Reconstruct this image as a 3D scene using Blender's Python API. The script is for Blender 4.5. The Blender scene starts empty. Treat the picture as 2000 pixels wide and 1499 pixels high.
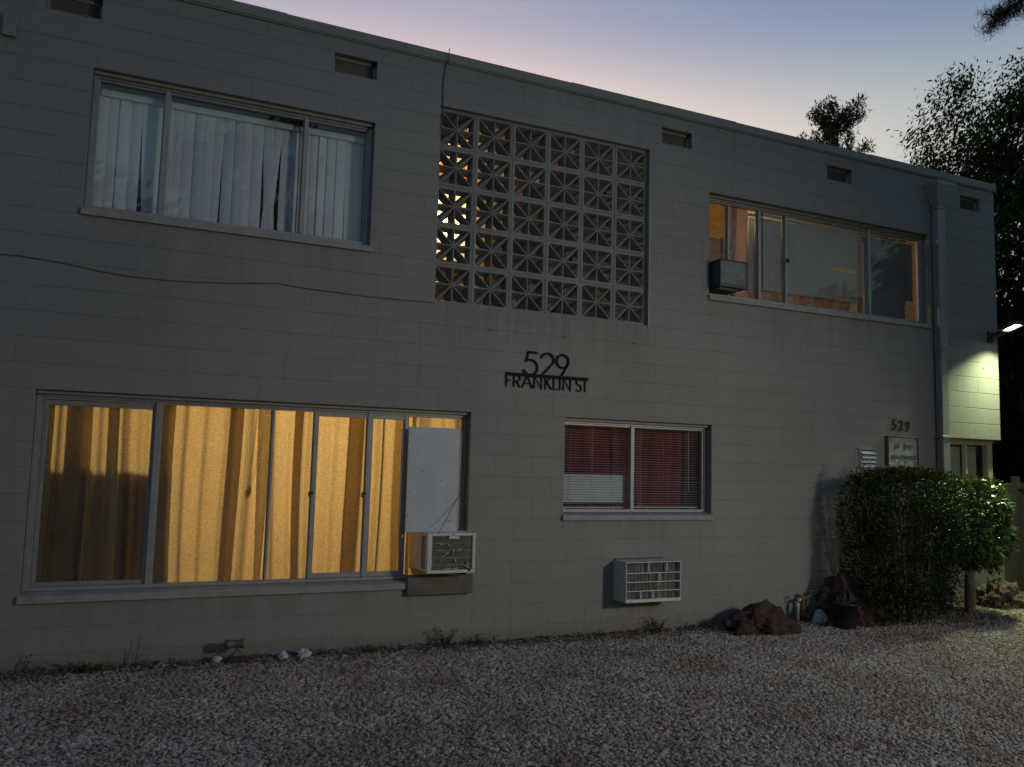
import bpy, math, random
import numpy as np
from mathutils import Matrix, Vector

sc = bpy.context.scene
COL = sc.collection
rnd = random.Random(7)
nrng = np.random.default_rng(11)

# ------------------------------------------------------------------ camera
F_PX, CAM = 1626.38, Vector((0.0, -7.402, 1.546))
YAW, PITCH, ROLL = 0.42594, 0.09667, 0.02646
_f = Vector((math.sin(YAW) * math.cos(PITCH), math.cos(YAW) * math.cos(PITCH), math.sin(PITCH)))
_r0 = Vector((math.cos(YAW), -math.sin(YAW), 0))
_u0 = _r0.cross(_f)
_r = _r0 * math.cos(ROLL) + _u0 * math.sin(ROLL)
_u = _u0 * math.cos(ROLL) - _r0 * math.sin(ROLL)
cam = bpy.data.cameras.new('camera')
cam_ob = bpy.data.objects.new('camera', cam)
COL.objects.link(cam_ob)
cam_ob.matrix_world = Matrix(((_r.x, _u.x, -_f.x, CAM.x), (_r.y, _u.y, -_f.y, CAM.y), (_r.z, _u.z, -_f.z, CAM.z), (0, 0, 0, 1)))
cam.sensor_width = 36
cam.lens = F_PX / 2000 * 36
cam.clip_start = 0.05
cam.clip_end = 2000
sc.camera = cam_ob

# ------------------------------------------------------------------ sky, sun, exposure
SUN_EL, SUN_AZ = math.radians(2.0), math.radians(14)
world = bpy.data.worlds.new("World")
sc.world = world
world.use_nodes = True
wt = world.node_tree
bg = wt.nodes['Background']
sky = wt.nodes.new('ShaderNodeTexSky')
sky.sky_type = 'NISHITA'
sky.sun_disc = False
sky.sun_elevation = SUN_EL
sky.sun_rotation = SUN_AZ
sky.air_density, sky.dust_density, sky.ozone_density = 1.0, 4.0, 2.2
# evening haze: warm and bright low over the horizon, deeper blue overhead, the same all the way round
geo = wt.nodes.new('ShaderNodeTexCoord')
sep = wt.nodes.new('ShaderNodeSeparateXYZ')
wt.links.new(geo.outputs['Generated'], sep.inputs[0])
ramp = wt.nodes.new('ShaderNodeValToRGB')
ramp.color_ramp.interpolation = 'EASE'
cr = ramp.color_ramp
cr.elements[0].position = 0.0
cr.elements[0].color = (1.22, 0.985, 0.68, 1)
cr.elements[1].position = 0.85
cr.elements[1].color = (0.36, 0.40, 0.56, 1)
e = cr.elements.new(0.35); e.color = (1.22, 0.985, 0.71, 1)
e = cr.elements.new(0.50); e.color = (0.63, 0.605, 0.645, 1)
wt.links.new(sep.outputs['Z'], ramp.inputs[0])
mul = wt.nodes.new('ShaderNodeMix')
mul.data_type = 'RGBA'
mul.blend_type = 'MULTIPLY'
mul.inputs[0].default_value = 1.0
wt.links.new(sky.outputs[0], mul.inputs[6])
wt.links.new(ramp.outputs[0], mul.inputs[7])
wt.links.new(mul.outputs[2], bg.inputs[0])
bg.inputs[1].default_value = 0.15

sun = bpy.data.lights.new('sun', 'SUN')
sun.energy = 0.02
sun.angle = math.radians(0.5)
sun.color = (1.0, 0.72, 0.5)
sun_ob = bpy.data.objects.new('sun', sun)
COL.objects.link(sun_ob)
sun_dir = Vector((math.sin(SUN_AZ) * math.cos(SUN_EL), math.cos(SUN_AZ) * math.cos(SUN_EL), math.sin(SUN_EL)))
sun_ob.rotation_euler = sun_dir.to_track_quat('Z', 'Y').to_euler()

vs = sc.view_settings
vs.view_transform = 'Standard'
vs.look = 'None'
vs.gamma = 1
vs.use_curve_mapping = False
vs.exposure = 2.2
sc.render.engine = 'CYCLES'
sc.cycles.use_denoising = True
sc.cycles.sample_clamp_indirect = 6
sc.cycles.max_bounces = 8
sc.cycles.transparent_max_bounces = 16

# ------------------------------------------------------------------ pixel helpers (2000 x 1499 photograph)
def ray(px, py):
    return (_f + _r * ((px - 1000) / F_PX) + _u * ((749.5 - py) / F_PX)).normalized()
def on_ground(px, py, z):
    d = ray(px, py)
    t = (z - CAM.z) / d.z
    return CAM + d * t
def on_plane(px, py, y):
    d = ray(px, py)
    return CAM + d * ((y - CAM.y) / d.y)
def smooth(a, b, x):
    t = min(1, max(0, (x - a) / (b - a)))
    return t * t * (3 - 2 * t)
def gz(x, y):
    return -0.128 + 0.075 * smooth(6, 11, x) + 0.012 * math.sin(x * 0.9 + 1.3) * math.sin(y * 1.1 + .4)

# ------------------------------------------------------------------ mesh helpers
class MB:
    def __init__(s):
        s.v, s.f, s.m = [], [], []
    def quad(s, a, b, c, d, m=0):
        n = len(s.v)
        s.v += [tuple(a), tuple(b), tuple(c), tuple(d)]
        s.f.append((n, n + 1, n + 2, n + 3)); s.m.append(m)
        return s
    def box(s, x0, x1, y0, y1, z0, z1, m=0):
        n = len(s.v)
        s.v += [(x, y, z) for x in (x0, x1) for y in (y0, y1) for z in (z0, z1)]
        for q in ((0, 1, 3, 2), (4, 6, 7, 5), (0, 4, 5, 1), (2, 3, 7, 6), (0, 2, 6, 4), (1, 5, 7, 3)):
            s.f.append(tuple(n + i for i in q)); s.m.append(m)
        return s
    def bevbox(s, x0, x1, y0, y1, z0, z1, b=0.004, m=0):
        """box with every edge chamfered"""
        n0 = len(s.v)
        xs, ys, zs = (x0, x1), (y0, y1), (z0, z1)
        idx = {}
        for i in (0, 1):
            for j in (0, 1):
                for k in (0, 1):
                    sx, sy, sz = (1, -1)[i], (1, -1)[j], (1, -1)[k]
                    for a in range(3):
                        p = [xs[i] + sx * b, ys[j] + sy * b, zs[k] + sz * b]
                        p[a] = (xs[i], ys[j], zs[k])[a]
                        idx[(i, j, k, a)] = len(s.v)
                        s.v.append(tuple(p))
        def add(l):
            s.f.append(tuple(l)); s.m.append(m)
        for i in (0, 1):
            l = [idx[(i, 0, 0, 0)], idx[(i, 1, 0, 0)], idx[(i, 1, 1, 0)], idx[(i, 0, 1, 0)]]
            add(l if i else l[::-1])
            l = [idx[(0, i, 0, 1)], idx[(1, i, 0, 1)], idx[(1, i, 1, 1)], idx[(0, i, 1, 1)]]
            add(l[::-1] if i else l)
            l = [idx[(0, 0, i, 2)], idx[(1, 0, i, 2)], idx[(1, 1, i, 2)], idx[(0, 1, i, 2)]]
            add(l if i else l[::-1])
        for i in (0, 1):
            for j in (0, 1):
                add([idx[(i, j, 0, 0)], idx[(i, j, 1, 0)], idx[(i, j, 1, 1)], idx[(i, j, 0, 1)]])
                add([idx[(i, 0, j, 0)], idx[(i, 1, j, 0)], idx[(i, 1, j, 2)], idx[(i, 0, j, 2)]])
                add([idx[(0, i, j, 1)], idx[(1, i, j, 1)], idx[(1, i, j, 2)], idx[(0, i, j, 2)]])
                for k in (0, 1):
                    add([idx[(i, j, k, 0)], idx[(i, j, k, 1)], idx[(i, j, k, 2)]])
        return s
    def tube(s, pts, rad, n=8, m=0, cap=True):
        pts = [Vector(p) for p in pts]
        if not hasattr(rad, '__len__'):
            rad = [rad] * len(pts)
        base = len(s.v)
        up = Vector((0, 0, 1))
        for i, p in enumerate(pts):
            t = (pts[min(i + 1, len(pts) - 1)] - pts[max(i - 1, 0)])
            t = t.normalized() if t.length > 1e-9 else Vector((0, 0, 1))
            a = t.cross(up)
            if a.length < 0.05:
                a = t.cross(Vector((1, 0, 0)))
            a.normalize(); b = t.cross(a)
            for k in range(n):
                th = 2 * math.pi * k / n
                s.v.append(tuple(p + (a * math.cos(th) + b * math.sin(th)) * rad[i]))
        for i in range(len(pts) - 1):
            for k in range(n):
                k2 = (k + 1) % n
                s.f.append((base + i * n + k, base + i * n + k2, base + (i + 1) * n + k2, base + (i + 1) * n + k)); s.m.append(m)
        if cap:
            s.f.append(tuple(base + k for k in range(n))[::-1]); s.m.append(m)
            e = base + (len(pts) - 1) * n
            s.f.append(tuple(e + k for k in range(n))); s.m.append(m)
        return s
    def lathe(s, cx, cy, prof, n=20, m=0, axis='z'):
        base = len(s.v)
        for r_, h in prof:
            for k in range(n):
                a = 2 * math.pi * k / n
                if axis == 'z':
                    s.v.append((cx + r_ * math.cos(a), cy + r_ * math.sin(a), h))
                elif axis == 'y':
                    s.v.append((cx + r_ * math.cos(a), h, cy + r_ * math.sin(a)))
                else:
                    s.v.append((h, cx + r_ * math.cos(a), cy + r_ * math.sin(a)))
        for i in range(len(prof) - 1):
            for k in range(n):
                k2 = (k + 1) % n
                s.f.append((base + i * n + k, base + i * n + k2, base + (i + 1) * n + k2, base + (i + 1) * n + k)); s.m.append(m)
        return s
    def ribbon(s, pts, w, y0, y1, closed=False):
        """flat stroke lettering in the x-z plane between depths y0 (front) and y1"""
        P = [Vector((p[0], p[1])) for p in pts]
        n = len(P)
        L, R = [], []
        for i in range(n):
            a = P[i - 1] if (i > 0 or closed) else None
            b = P[(i + 1) % n] if (i < n - 1 or closed) else None
            d1 = (P[i] - a).normalized() if a is not None else None
            d2 = (b - P[i]).normalized() if b is not None else None
            if d1 is None: d1 = d2
            if d2 is None: d2 = d1
            n1, n2 = Vector((-d1.y, d1.x)), Vector((-d2.y, d2.x))
            mt = n1 + n2
            mt = mt / max(0.5, mt.length_squared) * 2
            mt = mt if mt.length < 2 else mt.normalized() * 2
            L.append(P[i] + mt * w / 2); R.append(P[i] - mt * w / 2)
        for i in range(n if closed else n - 1):
            j = (i + 1) % n
            a, b, c, d = L[i], L[j], R[j], R[i]
            s.quad((a.x, y0, a.y), (b.x, y0, b.y), (c.x, y0, c.y), (d.x, y0, d.y))
            s.quad((a.x, y0, a.y), (a.x, y1, a.y), (b.x, y1, b.y), (b.x, y0, b.y))
            s.quad((d.x, y0, d.y), (c.x, y0, c.y), (c.x, y1, c.y), (d.x, y1, d.y))
        if not closed:
            for i in (0, n - 1):
                s.quad((L[i].x, y0, L[i].y), (L[i].x, y1, L[i].y), (R[i].x, y1, R[i].y), (R[i].x, y0, R[i].y))
        return s
    def mesh(s, name, mats, smooth_=False):
        me = bpy.data.meshes.new(name)
        me.from_pydata(s.v, [], s.f)
        for mt in (mats if isinstance(mats, (list, tuple)) else [mats]):
            me.materials.append(mt)
        if any(s.m):
            me.polygons.foreach_set('material_index', s.m)
        if smooth_:
            me.polygons.foreach_set('use_smooth', [True] * len(me.polygons))
        me.update()
        return me
    def build(s, name, mats, parent=None, smooth_=False, loc=None):
        o = bpy.data.objects.new(name, s.mesh(name, mats, smooth_))
        COL.objects.link(o)
        if loc is not None:
            o.location = loc
        if parent is not None:
            o.parent = parent
        return o

def tag(o, label, cat, group=None):
    o['label'] = label
    o['category'] = cat
    if group:
        o['group'] = group
    return o
def thing(name, label, cat, loc=(0, 0, 0), group=None):
    o = bpy.data.objects.new(name, None)
    COL.objects.link(o)
    o.location = loc
    o.empty_display_size = 0.1
    return tag(o, label, cat, group)
def structure(o):
    o['kind'] = 'structure'
    return o
def stuff(o):
    o['kind'] = 'stuff'
    return o
def link(name, me, parent=None, loc=(0, 0, 0), rot=(0, 0, 0), scale=(1, 1, 1)):
    o = bpy.data.objects.new(name, me)
    COL.objects.link(o)
    o.location = loc; o.rotation_euler = rot; o.scale = scale
    if parent is not None:
        o.parent = parent
    return o
def np_mesh(name, V, Fq, mat, smooth_=False):
    """quads from numpy arrays"""
    me = bpy.data.meshes.new(name)
    me.vertices.add(len(V)); me.vertices.foreach_set('co', np.asarray(V, np.float32).ravel())
    k = Fq.shape[1]
    me.loops.add(Fq.size); me.loops.foreach_set('vertex_index', Fq.astype(np.int32).ravel())
    me.polygons.add(len(Fq))
    me.polygons.foreach_set('loop_start', np.arange(len(Fq), dtype=np.int32) * k)
    me.polygons.foreach_set('loop_total', np.full(len(Fq), k, np.int32))
    me.materials.append(mat)
    me.update(calc_edges=True)
    return me

# ------------------------------------------------------------------ materials
def new_mat(name):
    m = bpy.data.materials.new(name)
    m.use_nodes = True
    return m, m.node_tree, m.node_tree.nodes['Principled BSDF']
def pos(nt):
    return nt.nodes.new('ShaderNodeNewGeometry').outputs['Position']
def noise(nt, vec, scale, detail=4, rough=.55):
    n = nt.nodes.new('ShaderNodeTexNoise')
    n.inputs['Scale'].default_value = scale
    n.inputs['Detail'].default_value = detail
    n.inputs['Roughness'].default_value = rough
    if vec is not None:
        nt.links.new(vec, n.inputs['Vector'])
    return n.outputs['Fac']
def rampn(nt, fac, stops):
    r = nt.nodes.new('ShaderNodeValToRGB')
    el = r.color_ramp.elements
    el[0].position, el[0].color = stops[0][0], (*stops[0][1], 1)
    el[1].position, el[1].color = stops[-1][0], (*stops[-1][1], 1)
    for p, c in stops[1:-1]:
        q = el.new(p); q.color = (*c, 1)
    nt.links.new(fac, r.inputs[0])
    return r.outputs[0]
def bump(nt, b, height, strength, dist=.01):
    bn = nt.nodes.new('ShaderNodeBump')
    bn.inputs['Strength'].default_value = strength
    bn.inputs['Distance'].default_value = dist
    nt.links.new(height, bn.inputs['Height'])
    nt.links.new(bn.outputs[0], b.inputs['Normal'])
def sh(c, k):
    return tuple(min(1, x * k) for x in c)
def basic(name, col, rough=.6, metal=0, nscale=8, var=.15, bmp=0, bscale=60, spec=.5, obj_rand=0, bdist=.01):
    m, nt, b = new_mat(name)
    p = pos(nt)
    c = rampn(nt, noise(nt, p, nscale), [(.3, sh(col, 1 - var)), (.7, sh(col, 1 + var))])
    if obj_rand:
        oi = nt.nodes.new('ShaderNodeObjectInfo')
        mr = nt.nodes.new('ShaderNodeMapRange')
        mr.inputs[3].default_value, mr.inputs[4].default_value = 1 - obj_rand, 1 + obj_rand
        nt.links.new(oi.outputs['Random'], mr.inputs[0])
        mx = nt.nodes.new('ShaderNodeVectorMath'); mx.operation = 'SCALE'
        nt.links.new(c, mx.inputs[0]); nt.links.new(mr.outputs[0], mx.inputs['Scale'])
        c = mx.outputs[0]
    nt.links.new(c, b.inputs['Base Color'])
    b.inputs['Roughness'].default_value = rough
    b.inputs['Metallic'].default_value = metal
    b.inputs['Specular IOR Level'].default_value = spec
    if bmp:
        bump(nt, b, noise(nt, p, bscale, 6, .65), bmp, bdist)
    return m

def paint_mat(name, obj_rand):
    """sage-cream masonry paint on concrete block: pores, faint patching, run-off streaks"""
    m, nt, b = new_mat(name)
    p = pos(nt)
    c1 = rampn(nt, noise(nt, p, .55, 3), [(.3, (.200, .191, .181)), (.7, (.228, .219, .209))])
    mp = nt.nodes.new('ShaderNodeMapping')
    mp.inputs['Scale'].default_value = (5, 5, .35)
    nt.links.new(p, mp.inputs[0])
    st = rampn(nt, noise(nt, mp.outputs[0], 1.6, 5, .7), [(.25, (.90, .89, .87)), (.5, (1, 1, 1))])
    gr = rampn(nt, noise(nt, p, 26, 5, .7), [(.25, (.90, .90, .89)), (.6, (1.02, 1.02, 1.02))])
    mx = nt.nodes.new('ShaderNodeMix'); mx.data_type = 'RGBA'; mx.blend_type = 'MULTIPLY'; mx.inputs[0].default_value = 1
    nt.links.new(c1, mx.inputs[6]); nt.links.new(st, mx.inputs[7])
    mx2 = nt.nodes.new('ShaderNodeMix'); mx2.data_type = 'RGBA'; mx2.blend_type = 'MULTIPLY'; mx2.inputs[0].default_value = 1
    nt.links.new(mx.outputs[2], mx2.inputs[6]); nt.links.new(gr, mx2.inputs[7])
    c = mx2.outputs[2]
    # soil splash along the foot of the wall
    sx = nt.nodes.new('ShaderNodeSeparateXYZ'); nt.links.new(p, sx.inputs[0])
    ad = nt.nodes.new('ShaderNodeMath'); ad.operation = 'MULTIPLY_ADD'
    nt.links.new(noise(nt, p, 7, 5, .7), ad.inputs[0]); ad.inputs[1].default_value = -.35
    nt.links.new(sx.outputs['Z'], ad.inputs[2])
    sp = rampn(nt, ad.outputs[0], [(0, (.66, .58, .50)), (.18, (1, 1, 1))])
    mrp = nt.nodes.new('ShaderNodeMapRange')
    mx3 = nt.nodes.new('ShaderNodeMix'); mx3.data_type = 'RGBA'; mx3.blend_type = 'MULTIPLY'; mx3.inputs[0].default_value = .8
    ad2 = nt.nodes.new('ShaderNodeMath'); ad2.operation = 'ADD'; ad2.inputs[1].default_value = .32
    nt.links.new(ad.outputs[0], ad2.inputs[0])
    nt.links.new(ad2.outputs[0], sp.node.inputs[0])
    nt.links.new(c, mx3.inputs[6]); nt.links.new(sp, mx3.inputs[7])
    c = mx3.outputs[2]
    # run-off stains: below sills and the through-wall unit, and rolled touch-up patches of paint
    def mth(op, a, b_):
        n_ = nt.nodes.new('ShaderNodeMath'); n_.operation = op
        for i_, v_ in enumerate((a, b_)):
            if v_ is None: continue
            if isinstance(v_, (int, float)): n_.inputs[i_].default_value = v_
            else: nt.links.new(v_, n_.inputs[i_])
        return n_.outputs[0]
    def ss(v_, a, b_):
        r_ = nt.nodes.new('ShaderNodeMapRange'); r_.interpolation_type = 'SMOOTHSTEP'
        r_.inputs[1].default_value, r_.inputs[2].default_value = a, b_
        nt.links.new(v_, r_.inputs[0]); return r_.outputs[0]
    drip = ss(noise(nt, mp.outputs[0], 1.9, 5, .65), .38, .72)
    def stain(c_, x0, x1, zt, ln, col, amt, soft=.12, patch=False):
        X_, Z_ = sx.outputs['X'], sx.outputs['Z']
        m_ = mth('MULTIPLY', ss(X_, x0 - soft, x0 + soft), mth('SUBTRACT', 1.0, ss(X_, x1 - soft, x1 + soft)))
        m_ = mth('MULTIPLY', m_, ss(Z_, zt - ln, zt if not patch else zt - ln + .1))
        m_ = mth('MULTIPLY', m_, mth('SUBTRACT', 1.0, ss(Z_, zt - .01, zt + .06)))
        m_ = mth('MULTIPLY', m_, amt) if patch else mth('MULTIPLY', mth('MULTIPLY', m_, drip), amt)
        k_ = nt.nodes.new('ShaderNodeMix'); k_.data_type = 'RGBA'; k_.blend_type = 'MULTIPLY'
        nt.links.new(m_, k_.inputs[0]); nt.links.new(c_, k_.inputs[6]); k_.inputs[7].default_value = (*col, 1)
        return k_.outputs[2]
    for s_ in ((-.5, 1.9, 3.45, .7, (.62, .58, .54), .4), (5.7, 9.25, 3.42, .7, (.62, .58, .54), .4), (-.7, 2.95, .40, .45, (.60, .55, .50), .4), (3.95, 5.8, 1.0, .5, (.62, .58, .54), .4), (4.6, 5.15, .21, .30, (.55, .38, .24), 1.0), (2.5, 4.95, 3.05, .5, (.68, .65, .60), .7), (-3, 10.5, 5.45, .45, (.70, .68, .66), .35)):
        c = stain(c, *s_)
    for s_ in ((-1.2, .2, 3.3, .9, (.90, .92, .96), .8), (3.0, 4.4, 2.9, .75, (1.08, 1.07, 1.07), .8), (6.1, 7.3, 2.5, 1.1, (.93, .93, .93), .8), (8.9, 9.27, 3.0, 2.6, (.95, .90, .88), .8)):
        c = stain(c, *s_, .05, True)
    if obj_rand:
        oi = nt.nodes.new('ShaderNodeObjectInfo')
        mr = nt.nodes.new('ShaderNodeMapRange')
        mr.inputs[3].default_value, mr.inputs[4].default_value = 1 - obj_rand, 1 + obj_rand
        nt.links.new(oi.outputs['Random'], mr.inputs[0])
        sc_ = nt.nodes.new('ShaderNodeVectorMath'); sc_.operation = 'SCALE'
        nt.links.new(c, sc_.inputs[0]); nt.links.new(mr.outputs[0], sc_.inputs['Scale'])
        c = sc_.outputs[0]
    nt.links.new(c, b.inputs['Base Color'])
    b.inputs['Roughness'].default_value = .62
    b.inputs['Specular IOR Level'].default_value = .35
    bump(nt, b, noise(nt, p, 95, 8, .75), .6, .006)
    return m

def glass_mat(name, tint=(.975, .98, .98), refl=1.0):
    m, nt, b = new_mat(name)
    nt.nodes.remove(b)
    out = nt.nodes['Material Output']
    tr = nt.nodes.new('ShaderNodeBsdfTransparent'); tr.inputs[0].default_value = (*tint, 1)
    gl = nt.nodes.new('ShaderNodeBsdfGlossy'); gl.inputs['Roughness'].default_value = .02
    gl.inputs[0].default_value = (refl, refl, refl, 1)
    lw = nt.nodes.new('ShaderNodeLayerWeight'); lw.inputs[0].default_value = .5
    pw = nt.nodes.new('ShaderNodeMath'); pw.operation = 'POWER'; pw.inputs[1].default_value = 5
    nt.links.new(lw.outputs['Facing'], pw.inputs[0])
    fr = nt.nodes.new('ShaderNodeMath'); fr.operation = 'MULTIPLY_ADD'; fr.inputs[1].default_value = .6; fr.inputs[2].default_value = .024
    nt.links.new(pw.outputs[0], fr.inputs[0])
    mx = nt.nodes.new('ShaderNodeMixShader')
    # dust film
    df = nt.nodes.new('ShaderNodeBsdfDiffuse'); df.inputs[0].default_value = (.42, .42, .40, 1)
    mx2 = nt.nodes.new('ShaderNodeMixShader')
    d = rampn(nt, noise(nt, pos(nt), 3.5, 6, .7), [(.35, (.004, .004, .004)), (.8, (.045, .045, .045))])
    nt.links.new(fr.outputs[0], mx.inputs[0]); nt.links.new(tr.outputs[0], mx.inputs[1]); nt.links.new(gl.outputs[0], mx.inputs[2])
    nt.links.new(d, mx2.inputs[0]); nt.links.new(mx.outputs[0], mx2.inputs[1]); nt.links.new(df.outputs[0], mx2.inputs[2])
    nt.links.new(mx2.outputs[0], out.inputs[0])
    return m

def cloth_mat(name, trans, diff, fac=.75, weave=900, speck=.25):
    m, nt, b = new_mat(name)
    nt.nodes.remove(b)
    out = nt.nodes['Material Output']
    p = pos(nt)
    w = rampn(nt, noise(nt, p, weave / 8, 3, .8), [(.35, (1 - speck,) * 3), (.65, (1 + speck * .3,) * 3)])
    def mulc(c):
        v = nt.nodes.new('ShaderNodeVectorMath'); v.operation = 'MULTIPLY'
        nt.links.new(w, v.inputs[0]); v.inputs[1].default_value = c
        return v.outputs[0]
    t = nt.nodes.new('ShaderNodeBsdfTranslucent'); nt.links.new(mulc(trans), t.inputs[0])
    d = nt.nodes.new('ShaderNodeBsdfDiffuse'); nt.links.new(mulc(diff), d.inputs[0])
    mx = nt.nodes.new('ShaderNodeMixShader'); mx.inputs[0].default_value = fac
    nt.links.new(d.outputs[0], mx.inputs[1]); nt.links.new(t.outputs[0], mx.inputs[2])
    nt.links.new(mx.outputs[0], out.inputs[0])
    return m

def leaf_mat(name, c_lo, c_hi, rough=.4, transl=.25, scale=6, spec=.5):
    m, nt, b = new_mat(name)
    out = nt.nodes['Material Output']
    p = pos(nt)
    c = rampn(nt, noise(nt, p, scale, 3), [(.25, c_lo), (.75, c_hi)])
    nt.links.new(c, b.inputs['Base Color'])
    b.inputs['Roughness'].default_value = rough
    b.inputs['Specular IOR Level'].default_value = spec
    t = nt.nodes.new('ShaderNodeBsdfTranslucent')
    nt.links.new(c, t.inputs[0])
    mx = nt.nodes.new('ShaderNodeMixShader'); mx.inputs[0].default_value = transl
    nt.links.new(b.outputs[0], mx.inputs[1]); nt.links.new(t.outputs[0], mx.inputs[2])
    nt.links.new(mx.outputs[0], out.inputs[0])
    return m

def emit_mat(name, col, strength):
    m, nt, b = new_mat(name)
    b.inputs['Base Color'].default_value = (.8, .8, .8, 1)
    b.inputs['Emission Color'].default_value = (*col, 1)
    b.inputs['Emission Strength'].default_value = strength
    return m

M = {}
M['block'] = paint_mat('painted_block', .018)
M['mortar'] = paint_mat('painted_mortar', 0)
M['breeze'] = paint_mat('painted_breeze_block', .04)
M['fascia'] = basic('painted_fascia', (.19, .185, .17), .5, 0, 3, .12, .1, 40)
M['roof'] = basic('roof_gravel', (.25, .25, .24), .9, 0, 20, .3, .4, 50)
M['pipe'] = basic('painted_downpipe', (.205, .215, .225), .45, 0, 4, .10, .05, 60)
M['alu'] = basic('aluminium_frame', (.27, .265, .27), .5, .35, 12, .12, .05, 90)
M['alu_dark'] = basic('dull_sash', (.26, .26, .27), .5, .5, 12, .15, .05, 90)
M['trim'] = basic('painted_window_trim', (.26, .235, .205), .6, 0, 9, .16, .2, 50)
M['sill'] = basic('painted_sill', (.245, .235, .225), .6, 0, 7, .18, .35, 40)
M['cream'] = basic('flood_lit_frame', (.46, .40, .28), .55, 0, 9, .15, .1, 50)  # flood light's yellowish cast put into the frame colour
M['blind_warm_lit'] = basic('warm_lit_blind_slat', (.50, .42, .30), .5, 0, 5, .08)  # warm light on the corner blinds put into the slat colour
M['yellow_paper'] = cloth_mat('yellow_paper', (.85, .66, .24), (.42, .30, .09), .8, 300, .1)
M['rubber'] = basic('black_gasket', (.02, .02, .022), .6)
M['glass'] = glass_mat('window_glass')
M['glass2'] = glass_mat('dusty_window_glass', (.96, .965, .965))
M['plaster'] = basic('room_plaster', (.30, .25, .19), .9, 0, 3, .08)
M['landing'] = basic('landing_plaster', (.40, .26, .14), .9, 0, 3, .12)  # tan of the painted-in lit band, also the door frame
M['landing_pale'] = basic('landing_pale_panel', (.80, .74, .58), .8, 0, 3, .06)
M['landing_shade'] = basic('landing_shaded_plaster', (.10, .065, .04), .9, 0, 3, .15)  # shade of the dim landing walls put into the colour
M['brown'] = basic('brown_stained_wood', (.20, .085, .04), .55, 0, 6, .25)
M['floor'] = basic('room_floor', (.18, .12, .08), .7, 0, 3, .15)
M['curtain'] = cloth_mat('tan_curtain_cloth', (.76, .67, .50), (.30, .24, .17), .82, 700, .42)
M['red_curtain'] = cloth_mat('red_curtain_cloth', (.42, .055, .06), (.33, .06, .065), .45, 500, .2)
M['old_curtain'] = cloth_mat('faded_orange_curtain', (.62, .36, .20), (.42, .31, .25), .5, 300, .3)
M['vblind'] = cloth_mat('vertical_blind_cloth', (.30, .30, .30), (.60, .62, .66), .12, 700, .12)
M['blind'] = basic('white_blind_slat', (.46, .48, .50), .45, 0, 5, .06)
M['blind_grey'] = basic('grey_blind_slat', (.24, .222, .20), .5, 0, 5, .1)
M['blind_dark'] = basic('dark_screen_slat', (.12, .11, .105), .6, 0, 5, .12)
M['white_board'] = basic('white_board', (.40, .425, .47), .55, 0, 5, .08, .08, 30)
M['ply'] = basic('plywood', (.33, .17, .08), .6, 0, 14, .25, .1, 40)
M['dark_wood'] = basic('weathered_dark_board', (.12, .10, .085), .8, 0, 10, .25, .3, 50)
M['ac_white'] = basic('air_conditioner_shell', (.52, .51, .47), .5, 0, 6, .10, .05, 40)
M['ac_grey'] = basic('grey_painted_sleeve', (.40, .41, .40), .55, 0, 6, .12, .08, 40)
M['ac_black'] = basic('black_painted_steel', (.028, .029, .033), .45, 0, 8, .25, .1, 40)
M['ac_face'] = basic('grey_steel_back', (.11, .12, .135), .5, .2, 12, .25, .1, 60)
M['fins'] = basic('condenser_fins', (.10, .09, .08), .6, .3, 30, .35, .2, 90)
M['fin_light'] = basic('bent_bright_fin', (.55, .54, .52), .45, .5, 30, .1)
M['coil'] = basic('dirty_coil', (.20, .20, .20), .7, .2, 9, .45, .3, 60)
M['sign_black'] = basic('black_metal_lettering', (.014, .014, .015), .8, spec=.15)
M['sign_board'] = basic('grey_sign_board', (.30, .31, .29), .7, 0, 8, .18, .2, 30)
M['sign_letter'] = basic('faded_green_lettering', (.085, .080, .030), .7, 0, 60, .35)
M['brass'] = basic('brass_corner', (.35, .25, .07), .45, .6, 20, .2)
M['bronze'] = basic('bronze_number', (.05, .045, .035), .5, .3)
M['cable'] = basic('black_cable', (.06, .058, .055), .6)
M['lamp_body'] = basic('black_lamp_housing', (.035, .035, .033), .45, .2)
M['bark'] = basic('bark', (.11, .085, .065), .9, 0, 14, .35, .7, 30)
M['bark_dark'] = basic('dark_bark', (.06, .045, .035), .9, 0, 14, .35, .7, 30)
M['leaf_hedge'] = leaf_mat('hedge_leaf', (.017, .030, .009), (.042, .064, .019), .55, .2, 9, .25)
M['leaf_sprig'] = leaf_mat('reddish_new_leaf', (.10, .045, .025), (.16, .10, .035), .4, .3, 9)
M['leaf_small_tree'] = leaf_mat('glossy_leaf', (.04, .075, .018), (.095, .15, .035), .28, .22, 9)
M['leaf_weep'] = leaf_mat('drooping_leaf', (.022, .034, .009), (.046, .064, .017), .8, .2, 2, .08)
M['leaf_dark'] = leaf_mat('dark_leaf', (.014, .020, .009), (.030, .040, .017), .8, .15, 2, .08)
M['needle'] = leaf_mat('conifer_needles', (.022, .032, .020), (.05, .062, .036), .6, .1, 2)
M['weed'] = leaf_mat('weed_leaf', (.05, .08, .025), (.11, .14, .05), .5, .3, 20)
M['rock'] = None
M['pot'] = basic('black_plastic_pot', (.012, .012, .014), .5)
M['pvc'] = basic('grey_plastic_pipe', (.42, .42, .46), .5)
M['rust'] = basic('rusty_valve', (.20, .085, .035), .75, .3, 25, .4, .3, 60)
M['green_box'] = basic('green_plastic', (.03, .10, .04), .5)
M['lens'] = basic('pale_lens', (.60, .66, .58), .35)
M['fence'] = basic('weathered_fence_board', (.045, .032, .026), .85, 0, 8, .3, .4, 40, obj_rand=.2)
M['white_stone'] = basic('white_stone', (.42, .41, .42), .8, 0, 20, .12, .4, 40)
M['lamp_post'] = basic('lamp_post_paint', (.05, .06, .055), .5)

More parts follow.
